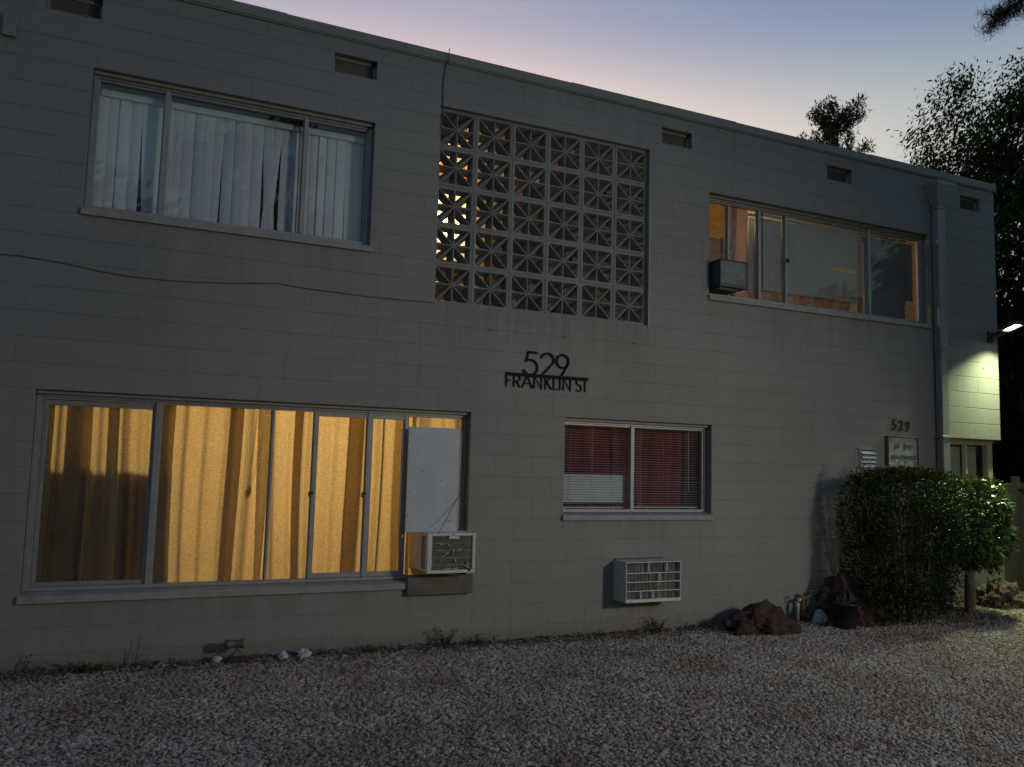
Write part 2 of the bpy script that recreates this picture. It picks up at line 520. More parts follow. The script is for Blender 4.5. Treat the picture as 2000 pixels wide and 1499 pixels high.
def rock_mat():
    m, nt, b = new_mat('red_lava_rock')
    p = pos(nt)
    c = rampn(nt, noise(nt, p, 9, 8, .7), [(.25, (.024, .013, .011)), (.5, (.065, .031, .025)), (.78, (.125, .072, .058))])
    nt.links.new(c, b.inputs['Base Color'])
    b.inputs['Roughness'].default_value = .95
    bump(nt, b, noise(nt, p, 28, 10, .75), 1.0, .03)
    return m
M['rock'] = rock_mat()
M['rock_tan'] = basic('tan_rock', (.105, .07, .05), .95, 0, 9, .45, 1, 28, bdist=.03)

def gravel_mat():
    m, nt, b = new_mat('gravel_stone')
    oi = nt.nodes.new('ShaderNodeObjectInfo')
    c = rampn(nt, oi.outputs['Random'], [(0, (.21, .172, .147)), (.2, (.32, .275, .243)), (.45, (.37, .325, .29)), (.62, (.28, .245, .22)), (.78, (.45, .40, .362)), (.9, (.32, .20, .135)), (1.0, (.17, .138, .12))])
    p = pos(nt)
    v = rampn(nt, noise(nt, p, 60, 4), [(.3, (.82, .82, .82)), (.7, (1.1, 1.1, 1.1))])
    dirt = rampn(nt, noise(nt, p, 1.9, 6, .7), [(.36, (.66, .58, .51)), (.56, (1, 1, 1))])
    mx = nt.nodes.new('ShaderNodeMix'); mx.data_type = 'RGBA'; mx.blend_type = 'MULTIPLY'; mx.inputs[0].default_value = 1
    nt.links.new(c, mx.inputs[6]); nt.links.new(v, mx.inputs[7])
    mx2 = nt.nodes.new('ShaderNodeMix'); mx2.data_type = 'RGBA'; mx2.blend_type = 'MULTIPLY'; mx2.inputs[0].default_value = 1
    nt.links.new(mx.outputs[2], mx2.inputs[6]); nt.links.new(dirt, mx2.inputs[7])
    nt.links.new(mx2.outputs[2], b.inputs['Base Color'])
    b.inputs['Roughness'].default_value = .85
    return m
M['gravel'] = gravel_mat()
def soil_mat():
    m, nt, b = new_mat('gravelly_soil')
    p = pos(nt)
    v = nt.nodes.new('ShaderNodeTexVoronoi'); v.inputs['Scale'].default_value = 30
    nt.links.new(p, v.inputs['Vector'])
    c = rampn(nt, noise(nt, p, 14, 6, .7), [(.25, (.08, .06, .048)), (.6, (.15, .118, .096)), (.85, (.22, .185, .16))])
    nt.links.new(c, b.inputs['Base Color'])
    b.inputs['Roughness'].default_value = .95
    bump(nt, b, v.outputs['Distance'], .8, .02)
    return m
M['soil'] = soil_mat()
M['litter'] = leaf_mat('dry_leaf', (.05, .03, .018), (.15, .09, .048), .8, .1, 30)

# ------------------------------------------------------------------ ground
def ground_sheet():
    xs = np.concatenate([[-150, -60, -25, -10], np.arange(-5, 16.01, .5), [18, 22, 30, 60, 150]])
    ys = np.concatenate([[-150, -60, -25, -12], np.arange(-8, 4.01, .5), [6, 10, 20, 60, 150]])
    V = [(x, y, gz(x, y)) for y in ys for x in xs]
    n = len(xs)
    Fq = np.array([(j * n + i, j * n + i + 1, (j + 1) * n + i + 1, (j + 1) * n + i) for j in range(len(ys) - 1) for i in range(n - 1)])
    return structure(link('ground', np_mesh('ground', np.array(V), Fq, M['soil'])))
ground_sheet()

def gravel_bed():
    xs = np.arange(-3, 13.51, .25); ys = np.arange(-5.5, .01, .25)
    V = [(x, min(y, -.004), gz(x, y) + .004) for y in ys for x in xs]
    n = len(xs)
    Fq = []
    for j in range(len(ys) - 1):
        for i in range(n - 1):
            Fq.append((j * n + i, j * n + i + 1, (j + 1) * n + i + 1, (j + 1) * n + i))
    o = stuff(link('gravel', np_mesh('gravel', np.array(V), np.array(Fq), M['soil'])))
    ng = bpy.data.node_groups.new('gravel_scatter', 'GeometryNodeTree')
    ng.interface.new_socket('Geometry', in_out='INPUT', socket_type='NodeSocketGeometry')
    ng.interface.new_socket('Geometry', in_out='OUTPUT', socket_type='NodeSocketGeometry')
    N, Lk = ng.nodes, ng.links
    gi, go = N.new('NodeGroupInput'), N.new('NodeGroupOutput')
    jn = N.new('GeometryNodeJoinGeometry')
    def rv(t, a, b, seed):
        r = N.new('FunctionNodeRandomValue'); r.data_type = t
        if t == 'FLOAT':
            r.inputs[2].default_value, r.inputs[3].default_value = a, b
            r.inputs['Seed'].default_value = seed
            return r.outputs[1]
        r.inputs[0].default_value, r.inputs[1].default_value = a, b
        r.inputs['Seed'].default_value = seed
        return r.outputs[0]
    posn = N.new('GeometryNodeInputPosition')
    nz = N.new('ShaderNodeTexNoise'); nz.inputs['Scale'].default_value = 1.9; nz.inputs['Detail'].default_value = 6; nz.inputs['Roughness'].default_value = .7
    Lk.new(posn.outputs[0], nz.inputs['Vector'])
    mr = N.new('ShaderNodeMapRange')
    mr.inputs[1].default_value, mr.inputs[2].default_value = .36, .5
    for k, (dens, lo, hi) in enumerate(((620, .012, .021), (1000, .009, .016), (1200, .006, .011))):
        mrk = N.new('ShaderNodeMapRange')
        mrk.inputs[1].default_value, mrk.inputs[2].default_value = .34, .52
        mrk.inputs[3].default_value, mrk.inputs[4].default_value = dens * .6, dens
        Lk.new(nz.outputs[0], mrk.inputs[0])
        dp = N.new('GeometryNodeDistributePointsOnFaces')
        Lk.new(gi.outputs[0], dp.inputs['Mesh']); Lk.new(mrk.outputs[0], dp.inputs['Density'])
        dp.inputs['Seed'].default_value = k + 3
        ic = N.new('GeometryNodeMeshIcoSphere'); ic.inputs['Radius'].default_value = 1; ic.inputs['Subdivisions'].default_value = 2
        nz2 = N.new('ShaderNodeTexNoise'); nz2.noise_dimensions = '4D'; nz2.inputs['W'].default_value = k * 3.7; nz2.inputs['Scale'].default_value = .9
        nz2.inputs['Detail'].default_value = 1.5
        sub = N.new('ShaderNodeVectorMath'); sub.operation = 'SUBTRACT'; sub.inputs[1].default_value = (.5, .5, .5)
        scl = N.new('ShaderNodeVectorMath'); scl.operation = 'SCALE'; scl.inputs['Scale'].default_value = 1.5
        Lk.new(nz2.outputs['Color'], sub.inputs[0]); Lk.new(sub.outputs[0], scl.inputs[0])
        sp = N.new('GeometryNodeSetPosition')
        Lk.new(ic.outputs[0], sp.inputs[0]); Lk.new(scl.outputs[0], sp.inputs['Offset'])
        sm = N.new('GeometryNodeSetMaterial'); sm.inputs['Material'].default_value = M['gravel']
        Lk.new(sp.outputs[0], sm.inputs[0])
        ins = N.new('GeometryNodeInstanceOnPoints')
        Lk.new(dp.outputs[0], ins.inputs[0]); Lk.new(sm.outputs[0], ins.inputs['Instance'])
        Lk.new(rv('FLOAT_VECTOR', (-.5, -.5, 0), (.5, .5, 6.28), k + 20), ins.inputs['Rotation'])
        vm = N.new('ShaderNodeVectorMath'); vm.operation = 'SCALE'
        Lk.new(rv('FLOAT_VECTOR', (.85, .7, .4), (1.35, 1.05, .75), k + 40), vm.inputs[0])
        Lk.new(rv('FLOAT', lo, hi, k + 60), vm.inputs['Scale'])
        Lk.new(vm.outputs[0], ins.inputs['Scale'])
        Lk.new(ins.outputs[0], jn.inputs[0])
    Lk.new(gi.outputs[0], jn.inputs[0])
    Lk.new(jn.outputs[0], go.inputs[0])
    md = o.modifiers.new('scatter', 'NODES')
    md.node_group = ng
    return o
gravel_bed()

# ------------------------------------------------------------------ the building
BX0, BX1, BTOP = -3.25, 10.52, 5.45
H = .2032
W1 = (-.475, 1.885, 3.455, 4.69)
W2 = (-.70, 2.94, .395, 2.032)
W3 = (3.955, 5.775, 1.005, 2.032)
W4 = (5.735, 9.225, 3.42, 4.655)
W5 = (9.45, BX1, 1.0, 2.032)
SCR = (2.52, 4.925, 3.06, 4.995)
VENTS = [(-.845, -.445), (1.48, 1.88), (5.09, 5.49), (7.50, 7.905), (9.85, 10.235)]
VZ = (5.105, 5.285)
OPEN = [W1, W2, W3, W4, W5, SCR] + [(a, b, *VZ) for a, b in VENTS]

bld = thing('apartment_building', 'two-storey sage painted concrete block apartment building with flat roof', 'building', (BX0, 0, gz(0, 0)))
OFF = Vector(bld.location)
def bpart(mb, name, mats, parent=None, smooth_=False):
    """a part of the building, modelled in world coordinates"""
    p = parent or bld
    o = mb.build(name, mats, p, smooth_)
    o.location = -OFF if p is bld else (0, 0, 0)
    return o

def wall_with_openings(x0, x1, z0, z1, y0, y1, opens):
    xs = sorted({x0, x1, *[v for o in opens for v in o[:2] if x0 < v < x1]})
    zs = sorted({z0, z1, *[v for o in opens for v in o[2:] if z0 < v < z1]})
    nx, nz_ = len(xs) - 1, len(zs) - 1
    occ = [[not any(o[0] - 1e-6 <= xs[i] and xs[i + 1] <= o[1] + 1e-6 and o[2] - 1e-6 <= zs[j] and zs[j + 1] <= o[3] + 1e-6 for o in opens) for j in range(nz_)] for i in range(nx)]
    mb = MB()
    for i in range(nx):
        for j in range(nz_):
            if not occ[i][j]:
                continue
            a, b, c, d = xs[i], xs[i + 1], zs[j], zs[j + 1]
            mb.quad((a, y0, c), (b, y0, c), (b, y0, d), (a, y0, d))
            mb.quad((a, y1, c), (a, y1, d), (b, y1, d), (b, y1, c))
            if i == 0 or not occ[i - 1][j]: mb.quad((a, y0, c), (a, y0, d), (a, y1, d), (a, y1, c))
            if i == nx - 1 or not occ[i + 1][j]: mb.quad((b, y0, c), (b, y1, c), (b, y1, d), (b, y0, d))
            if j == 0 or not occ[i][j - 1]: mb.quad((a, y0, c), (a, y1, c), (b, y1, c), (b, y0, c))
            if j == nz_ - 1 or not occ[i][j + 1]: mb.quad((a, y0, d), (b, y0, d), (b, y1, d), (a, y1, d))
    return mb
JD = .0032
bpart(wall_with_openings(BX0, BX1, -.4, BTOP, JD, .20, OPEN), 'front_wall', M['mortar'])
# side, back, floor and roof slabs
bpart(wall_with_openings(.2, 9, -.4, BTOP, 0, .2, [(.2, .95, 1.0, 2.032)]), 'side_wall', M['mortar'])
sw = bld.children[-1]
sw.rotation_euler = (0, 0, math.pi / 2)
sw.location = Vector((BX1, 0, 0)) - OFF
bpart(MB().box(BX0, BX0 + .2, .2, 9, -.4, BTOP), 'side_wall', M['mortar'])
bpart(MB().box(BX0 + .2, BX1 - .2, 8.8, 9, -.4, BTOP), 'back_wall', M['mortar'])
bpart(MB().box(BX0 + .2, BX1 - .2, .2, 8.8, 2.45, 2.72), 'floor_slab', M['floor'])
bpart(MB().box(BX0 + .2, BX1 - .2, .2, 8.8, -.2, .02), 'floor_slab', M['floor'])
bpart(MB().box(BX0 + .2, BX1 - .2, .2, 8.8, 5.18, 5.4), 'roof_slab', M['roof'])
bpart(MB().box(BX0 + .2, BX1 - .2, 4.4, 4.5, .02, 2.45), 'partition_wall', M['plaster'])
for x in (3.42, 6.6):
    bpart(MB().box(x, x + .1, .2, 4.4, .02, 2.45), 'partition_wall', M['plaster'])
bpart(MB().box(BX0 + .2, BX1 - .2, 4.4, 4.5, 2.72, 5.18), 'partition_wall', M['plaster'])
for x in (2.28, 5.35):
    bpart(MB().box(x, x + .1, .2, 4.4, 2.72, 5.18), 'partition_wall', M['landing_shade'])  # landing side walls carry shade in their dark colour

# blocks: running bond, cut round the openings
def cut(rects, o):
    out = []
    for (a, b, c, d) in rects:
        if o[1] <= a or o[0] >= b or o[3] <= c or o[2] >= d:
            out.append((a, b, c, d)); continue
        if a < o[0]: out.append((a, o[0], c, d))
        if o[1] < b: out.append((o[1], b, c, d))
        a2, b2 = max(a, o[0]), min(b, o[1])
        if c < o[2]: out.append((a2, b2, c, o[2]))
        if o[3] < d: out.append((a2, b2, o[3], d))
    return out
pieces = []
ncourse = 28
for n in range(-2, ncourse - 1):
    z0, z1 = n * H, (n + 1) * H
    if n == ncourse - 2: z1 = BTOP - .002
    off = 0 if n % 2 else H
    x = BX1
    first = True
    while x > BX0:
        w = 2 * H if not (first and off) else H
        first = False
        a = max(BX0, x - w)
        rs = [(a, x, z0, z1)]
        for o in OPEN:
            rs = cut(rs, o)
        pieces += [r for r in rs if r[1] - r[0] > .03 and r[3] - r[2] > .03]
        x -= w
GH, GV = .0032, .0003          # half joint gaps
def block_geo(mb, w, h, ox=0, oy=0, oz=0, depth=.011, c=.0022):
    n = len(mb.v)
    for (i, yy) in ((0, depth), (0, c), (c, 0)):
        j = i * .15
        mb.v += [(ox + j, oy + yy, oz + i), (ox + w - j, oy + yy, oz + i), (ox + w - j, oy + yy, oz + h - i), (ox + j, oy + yy, oz + h - i)]
    for l in (0, 4):
        for k in range(4):
            k2 = (k + 1) % 4
            mb.f.append((n + l + k, n + l + k2, n + l + 4 + k2, n + l + 4 + k)); mb.m.append(0)
    mb.f.append((n + 8, n + 9, n + 10, n + 11)); mb.m.append(0)
vis = [p for p in pieces if p[1] > -1.3 and p[3] > -.12]
vis.sort(key=lambda p: -((p[1] - p[0]) * (p[3] - p[2])) / (((p[0] + p[1]) / 2) ** 2 + 7.4 ** 2 + ((p[2] + p[3]) / 2 - 1.5) ** 2) ** 1.5)
chosen = set(vis[:300])
cache = {}
rest = MB()
for p in pieces:
    w, h = p[1] - p[0] - 2 * GV, p[3] - p[2] - 2 * GH
    x, z = p[0] + GV, p[2] + GH
    dy = rnd.uniform(-.0006, .0006)
    if p in chosen:
        k = (round(w, 3), round(h, 3))
        if k not in cache:
            mb = MB(); block_geo(mb, w, h); cache[k] = mb.mesh('block', M['block'])
        o = link('block', cache[k], bld, Vector((x, dy, z)) - OFF, (rnd.uniform(-.002, .002), 0, rnd.uniform(-.0012, .0012)))
    else:
        block_geo(rest, w, h, x, dy, z)
stuff(bpart(rest, 'blockwork', M['block']))
# side corner returns to full block faces already; roof edge strips with lapped seams
seams = [BX0, -1.9, 1.03, 3.97, 6.1, 8.22, BX1 + .035]
for i in range(6):
    a, b = seams[i], seams[i + 1]
    up = .004 * (i % 2)
    mb = MB()
    mb.bevbox(a - .03, b, -.020 - up, .25, BTOP - .012, BTOP + .082 + up, .006)
    mb.bevbox(a - .03, b, -.013 - up, -.004, BTOP - .026, BTOP - .011, .003)
    bpart(mb, 'roof_edge_strip', M['fascia'])
bpart(MB().bevbox(BX1 - .2, BX1 + .035, .25, 9.03, BTOP, BTOP + .08, .006), 'roof_edge_strip', M['fascia'])
bpart(MB().box(BX0, BX1 - .2, .25, 9, BTOP - .02, BTOP + .03), 'roof_deck', M['roof'])

# vents
for a, b in VENTS:
    mb = MB()
    y = .07
    mb.box(a, b, y + .03, y + .05, VZ[0], VZ[1])
    mb.box(a, a + .018, y, y + .03, VZ[0], VZ[1]).box(b - .018, b, y, y + .03, VZ[0], VZ[1])
    mb.box(a, b, y, y + .03, VZ[0], VZ[0] + .012).box(a, b, y, y + .03, VZ[1] - .03, VZ[1])
    v = bpart(mb, 'vent', M['trim'])
    for k in range(6):
        z = VZ[0] + .018 + k * .022
        q = MB()
        q.quad((a + .02, y + .002, z), (b - .02, y + .002, z), (b - .02, y + .028, z + .018), (a + .02, y + .028, z + .018))
        q.quad((a + .02, y + .002, z), (a + .02, y + .002, z + .003), (b - .02, y + .002, z + .003), (b - .02, y + .002, z))
        bpart(q, 'louver', M['sill'], v)

# breeze block screen
def breeze_mesh(hw, hh, dep):
    """eight-pointed star block: thin ribs in front, walls of the holes tapering inwards"""
    mb = MB()
    ax, az = hw - .026, hh - .026          # inner frame half sizes
    def tri(side, d, fr, dy):
        # sector between the axis direction and a corner direction
        (c, mdir) = side
        A = Vector((mdir[0] * (ax - fr), mdir[1] * (az - fr)))
        B = Vector((c[0] * (ax - fr), c[1] * (az - fr)))
        u1, u2 = A.normalized(), B.normalized()
        n1 = Vector((-u1.y, u1.x)); n1 = n1 if n1.dot(B) > 0 else -n1
        n2 = Vector((-u2.y, u2.x)); n2 = n2 if n2.dot(A) > 0 else -n2
        # offset lines
        det = n1.x * n2.y - n1.y * n2.x
        O = Vector(((d * n2.y - d * n1.y) / det, (n1.x * d - n2.x * d) / det))
        ed = (B - A)
        A2 = A + ed.normalized() * d
        k = d / max(.2, abs(ed.normalized().dot(n2)))
        B2 = B - ed.normalized() * k
        return O, A2, B2
    secs = []
    cs = [(1, 1), (-1, 1), (-1, -1), (1, -1)]
    for c in cs:
        secs.append((c, (c[0], 0)))
        secs.append((c, (0, c[1])))
    for s_ in secs:
        f3 = tri(s_, .0045, .0, 0)
        b3 = tri(s_, .040, .022, 0)
        fv = [(p.x, .006, p.y) for p in f3]
        bv = [(p.x, dep, p.y) for p in b3]
        for k in range(3):
            k2 = (k + 1) % 3
            mb.quad(fv[k], fv[k2], bv[k2], bv[k])
    # rib fronts
    for (u, v) in [(1, 0), (0, 1), (-1, 0), (0, -1), (1, 1), (-1, 1), (-1, -1), (1, -1)]:
        e = Vector((u * ax, v * az))
        n = Vector((-e.y, e.x)).normalized() * .0046
        mb.quad((-n.x, .006, -n.y), (e.x - n.x, .006, e.y - n.y), (e.x + n.x, .006, e.y + n.y), (n.x, .006, n.y))
    # frame front (slightly dished) and outside
    o4 = [(-hw, -hh), (hw, -hh), (hw, hh), (-hw, hh)]
    i4 = [(-ax, -az), (ax, -az), (ax, az), (-ax, az)]
    for k in range(4):
        k2 = (k + 1) % 4
        mb.quad((o4[k][0], 0, o4[k][1]), (o4[k2][0], 0, o4[k2][1]), (i4[k2][0], .006, i4[k2][1]), (i4[k][0], .006, i4[k][1]))
        mb.quad((o4[k][0], 0, o4[k][1]), (o4[k][0], dep, o4[k][1]), (o4[k2][0], dep, o4[k2][1]), (o4[k2][0], 0, o4[k2][1]))
    return mb.mesh('breeze_block', M['breeze'])
cw, ch = (SCR[1] - SCR[0]) / 6, (SCR[3] - SCR[2]) / 5
sy = .045
surround = MB()
for k in range(7):
    x = SCR[0] + k * cw
    surround.box(max(SCR[0], x - .005), min(SCR[1], x + .005), sy + .004, sy + .09, SCR[2], SCR[3])
for k in range(6):
    z = SCR[2] + k * ch
    surround.box(SCR[0], SCR[1], sy + .005, sy + .088, max(SCR[2], z - .005), min(SCR[3], z + .005))
scr = bpart(surround, 'breeze_block_screen', M['mortar'])
bm_ = breeze_mesh(cw / 2 - .0035, ch / 2 - .0035, .095)
for i in range(6):
    for j in range(5):
        link('breeze_block', bm_, scr, (SCR[0] + (i + .5) * cw, sy + rnd.uniform(-.002, .002), SCR[2] + (j + .5) * ch), (0, rnd.uniform(-.004, .004), 0))
# metal edge down the right of the screen opening
bpart(MB().bevbox(SCR[1] + .004, SCR[1] + .02, -.008, .0, SCR[2] - .03, SCR[3] + .01, .002), 'corner_bead', M['pipe'])

# ------------------------------------------------------------------ windows
def window(o, mulls, recess=.075, sashes=(), glass='glass', sill=True, frame='alu'):
    """aluminium window filling opening o; mulls = [(x, width)], returns the frame part"""
    x0, x1, z0, z1 = o
    zs = z0 + .075                   # top of the sloping sill
    y = recess
    mb = MB()
    fw = .038
    mb.bevbox(x0 + .002, x0 + fw, y, y + .06, zs, z1 - .002, .003)
    mb.bevbox(x1 - fw, x1 - .002, y, y + .06, zs, z1 - .002, .003)
    mb.bevbox(x0 + fw, x1 - fw, y, y + .06, z1 - .05, z1 - .002, .003)
    mb.bevbox(x0 + fw, x1 - fw, y, y + .06, zs, zs + .03, .003)
    # second step of the frame
    mb.bevbox(x0 + fw, x1 - fw, y + .014, y + .055, z1 - .068, z1 - .05, .002)
    mb.bevbox(x0 + fw, x0 + fw + .016, y + .014, y + .055, zs + .03, z1 - .068, .002)
    mb.bevbox(x1 - fw - .016, x1 - fw, y + .014, y + .055, zs + .03, z1 - .068, .002)
    w = bpart(mb, 'window', M[frame])
    if sill:
        q = MB()
        pr = .028
        n = len(q.v)
        prof = [(-pr, z0 + .0), (-pr, z0 + .048), (-pr + .006, z0 + .054), (y + .02, zs + .001), (y + .02, z0 + .001)]
        xa, xb = x0 - .012, x1 + .012
        m_ = len(prof)
        q.v += [(xa, a, b) for a, b in prof] + [(xb, a, b) for a, b in prof]
        for k in range(m_):
            k2 = (k + 1) % m_
            q.f.append((k, k2, m_ + k2, m_ + k)); q.m.append(0)
        q.f.append(tuple(range(m_))[::-1]); q.m.append(0)
        q.f.append(tuple(range(m_, 2 * m_))); q.m.append(0)
        # notch so that only the nose stands past the jambs
        s_ = bpart(q, 'sill', M['sill'], w)
    # painted wood head trim
    q = MB()
    q.bevbox(x0 + .003, x1 - .003, y - .035, y - .002, z1 - .03, z1 - .003, .003)
    bpart(q, 'head_trim', M['trim'], w)
    for (mx, mw, my) in mulls:
        q = MB()
        q.bevbox(mx - mw / 2, mx + mw / 2, y + my, y + .058, zs + .03, z1 - .05, .003)
        q.bevbox(mx - mw / 2 - .008, mx + mw / 2 + .008, y + my + .02, y + .05, zs + .03, z1 - .05, .002)
        bpart(q, 'mullion', M[frame], w)
    ed = [x0 + fw] + [m_[0] for m_ in mulls] + [x1 - fw]
    for i in range(len(ed) - 1):
        q = MB().box(ed[i] + .004, ed[i + 1] - .004, y + .036 + .004 * (i % 2), y + .040 + .004 * (i % 2), zs + .02, z1 - .05)
        bpart(q, 'pane', M[glass], w)
    return w

w1 = window(W1, [(.098, .042, 0), (1.268, .034, 0)])
w2 = window(W2, [(.195, .05, 0), (1.118, .016, .012), (1.495, .036, .010), (1.985, .048, .004), (2.335, .036, .010)], recess=.085)
w3 = window(W3, [(4.815, .045, 0)], recess=.085)
w4 = window(W4, [(6.09, .022, .01), (6.54, .036, .004), (6.945, .030, .006), (8.28, .042, -.012)], recess=.10, glass='glass2')
# window in the chamfered corner: the frame turns the corner behind a post
w5 = window((W5[0], BX1 - .03, W5[2], W5[3]), [(9.98, .04, 0)], recess=.10, frame='cream')
bpart(MB().bevbox(BX1 - .115, BX1 - .034, .105, .19, 1.075, 2.028, .004), 'corner_post', M['cream'], w5)
bpart(MB().box(BX1 - .075, BX1 - .07, .2, .94, 1.0, 2.03), 'pane', M['glass2'], w5)
bpart(MB().box(BX1 - .1, BX1 - .04, .2, .95, 1.0, 1.075), 'sill', M['sill'], w5)
# inner dark sash of the left sliding pane, latches and sash rails of window 2
q = MB()
for (a, b) in ((-.645, .165),):
    z0, z1 = .50, 1.962
    q.bevbox(a, a + .035, .115, .14, z0, z1, .003).bevbox(b - .02, b, .115, .14, z0, z1, .003)
    q.bevbox(a + .035, b - .02, .115, .14, z1 - .045, z1, .003).bevbox(a + .035, b - .02, .115, .14, z0, z0 + .035, .003)
bpart(q, 'sash', M['alu_dark'], w2)
q = MB()
for (a, b) in ((1.51, 1.965), (2.005, 2.325)):
    q.bevbox(a, b, .10, .125, 1.93, 1.965, .003).bevbox(a, b, .10, .125, .50, .545, .003)
bpart(q, 'sash', M['alu'], w2)
for x in (1.475, 1.95):
    q = MB().bevbox(x - .012, x + .014, .055, .10, 1.235, 1.262, .003).bevbox(x - .03, x - .008, .05, .066, 1.215, 1.258, .003)
    bpart(q, 'latch', M['rubber'], w2)
bpart(MB().bevbox(6.565, 6.58, .092, .1, 3.66, 4.57, .002), 'gasket', M['rubber'], w4)
q = MB().bevbox(6.935, 6.965, .07, .102, 4.02, 4.06, .003)
bpart(q, 'latch', M['rubber'], w4)

# ------------------------------------------------------------------ downpipe, wall fittings
px0, px1 = 9.275, 9.415
mb = MB()
mb.bevbox(px0, px1, -.115, -.012, 3.16, 5.06, .010)
mb.bevbox(px0 + .004, px1 - .004, -.111, -.014, gz(9.3, 0) - .05, 3.16, .010)
pipe = bpart(mb, 'downpipe', M['pipe'])
hb = MB()
prof = [(.0, 5.04, .075), (.012, 5.07, .08), (.09, 5.27, .13), (.105, 5.285, .14), (.105, 5.33, .14), (.09, 5.33, .128)]
cxp = (px0 + px1) / 2
base = len(hb.v)
for (e_, z, d) in prof:
    a, b = px0 - .008 - e_ * .75, px1 + .008 + e_ * 1.1
    hb.v += [(a, -.002, z), (a, -.125 - e_ * .6, z), (b, -.125 - e_ * .6, z), (b, -.002, z)]
for i in range(len(prof) - 1):
    for k in range(4):
        k2 = (k + 1) % 4
        hb.f.append((i * 4 + k, i * 4 + k2, i * 4 + 4 + k2, i * 4 + 4 + k)); hb.m.append(0)
hb.f.append((3, 2, 1, 0)); hb.m.append(0)
hb.f.append((20, 21, 22, 23)); hb.m.append(0)
bpart(hb, 'leader_head', M['pipe'], pipe)
for z in (4.98, 3.13, 2.02, 1.0):
    bpart(MB().bevbox(px0 - .014, px1 + .014, -.122, -.003, z, z + .028, .004), 'strap', M['pipe'], pipe)
# covered joint right of the pipe
bpart(MB().bevbox(9.445, 9.455, -.006, .001, -.1, 5.42, .002), 'joint_strip', M['mortar'])
# anchor holes above the lettering, old screw anchors
for (x, z) in ((3.108, 2.842), (3.927, 2.838), (4.746, 2.844), (10.22, 2.98), (10.40, 3.0)):
    bpart(MB().lathe(x, z, [(.010, -.004), (.011, .002), (.004, .003)], 8, axis='y'), 'anchor', M['rubber'])
# small lidded junction box by the left vent
jb = bpart(MB().bevbox(-1.13, -1.035, -.035, 0, 4.80, 4.985, .004), 'junction_box', M['mortar'])
# louvred wall vent above the hedge
wv = MB()
wv.bevbox(7.95, 8.235, -.014, .0, 1.83, 1.857, .003).bevbox(7.95, 8.235, -.014, .0, 1.60, 1.62, .003)
wv.bevbox(7.95, 7.972, -.014, .0, 1.62, 1.83, .003).bevbox(8.213, 8.235, -.014, .0, 1.62, 1.83, .003)
wvo = bpart(wv, 'wall_vent', M['sill'])
bpart(MB().quad((7.972, -.001, 1.62), (8.213, -.001, 1.62), (8.213, -.001, 1.83), (7.972, -.001, 1.83)), 'vent_back', M['rubber'], wvo)
for k in range(4):
    z = 1.628 + k * .052
    q = MB()
    q.quad((7.973, -.030, z), (8.212, -.030, z), (8.212, -.003, z + .034), (7.973, -.003, z + .034))
    q.quad((7.973, -.030, z - .003), (8.212, -.030, z - .003), (8.212, -.030, z), (7.973, -.030, z))
    bpart(q, 'louver', M['white_board'], wvo)

# cables on the wall
def cable(name, pts, r, label):
    o = MB().tube(pts, r, 6).build(name, M['cable'], None, True)
    return tag(o, label, 'cable')
pz = [(-2.6, 3.10), (-1.6, 3.066), (-1.016, 3.058), (-.879, 3.062), (-.7, 3.05), (-.522, 3.034), (-.3, 3.006), (-.111, 2.992), (.15, 2.99), (.398, 3.002), (.75, 3.03), (1.068, 3.07), (1.3, 3.055), (1.517, 3.045), (1.85, 3.038), (2.185, 3.04), (2.516, 3.05)]
cable('wall_cable', [(x, -.006, z) for x, z in pz], .0036, 'thin black cable sagging along the block wall under the vertical blind window')
cable('roof_cable', [(2.575, -.042, 5.56), (2.57, -.044, 5.44), (2.553, -.006, 5.40), (2.535, -.007, 5.2), (2.54, -.006, 5.0), (2.555, .03, 4.93), (2.55, .035, 4.7)], .0055, 'short black wire dropping from the roof edge into the breeze block screen')

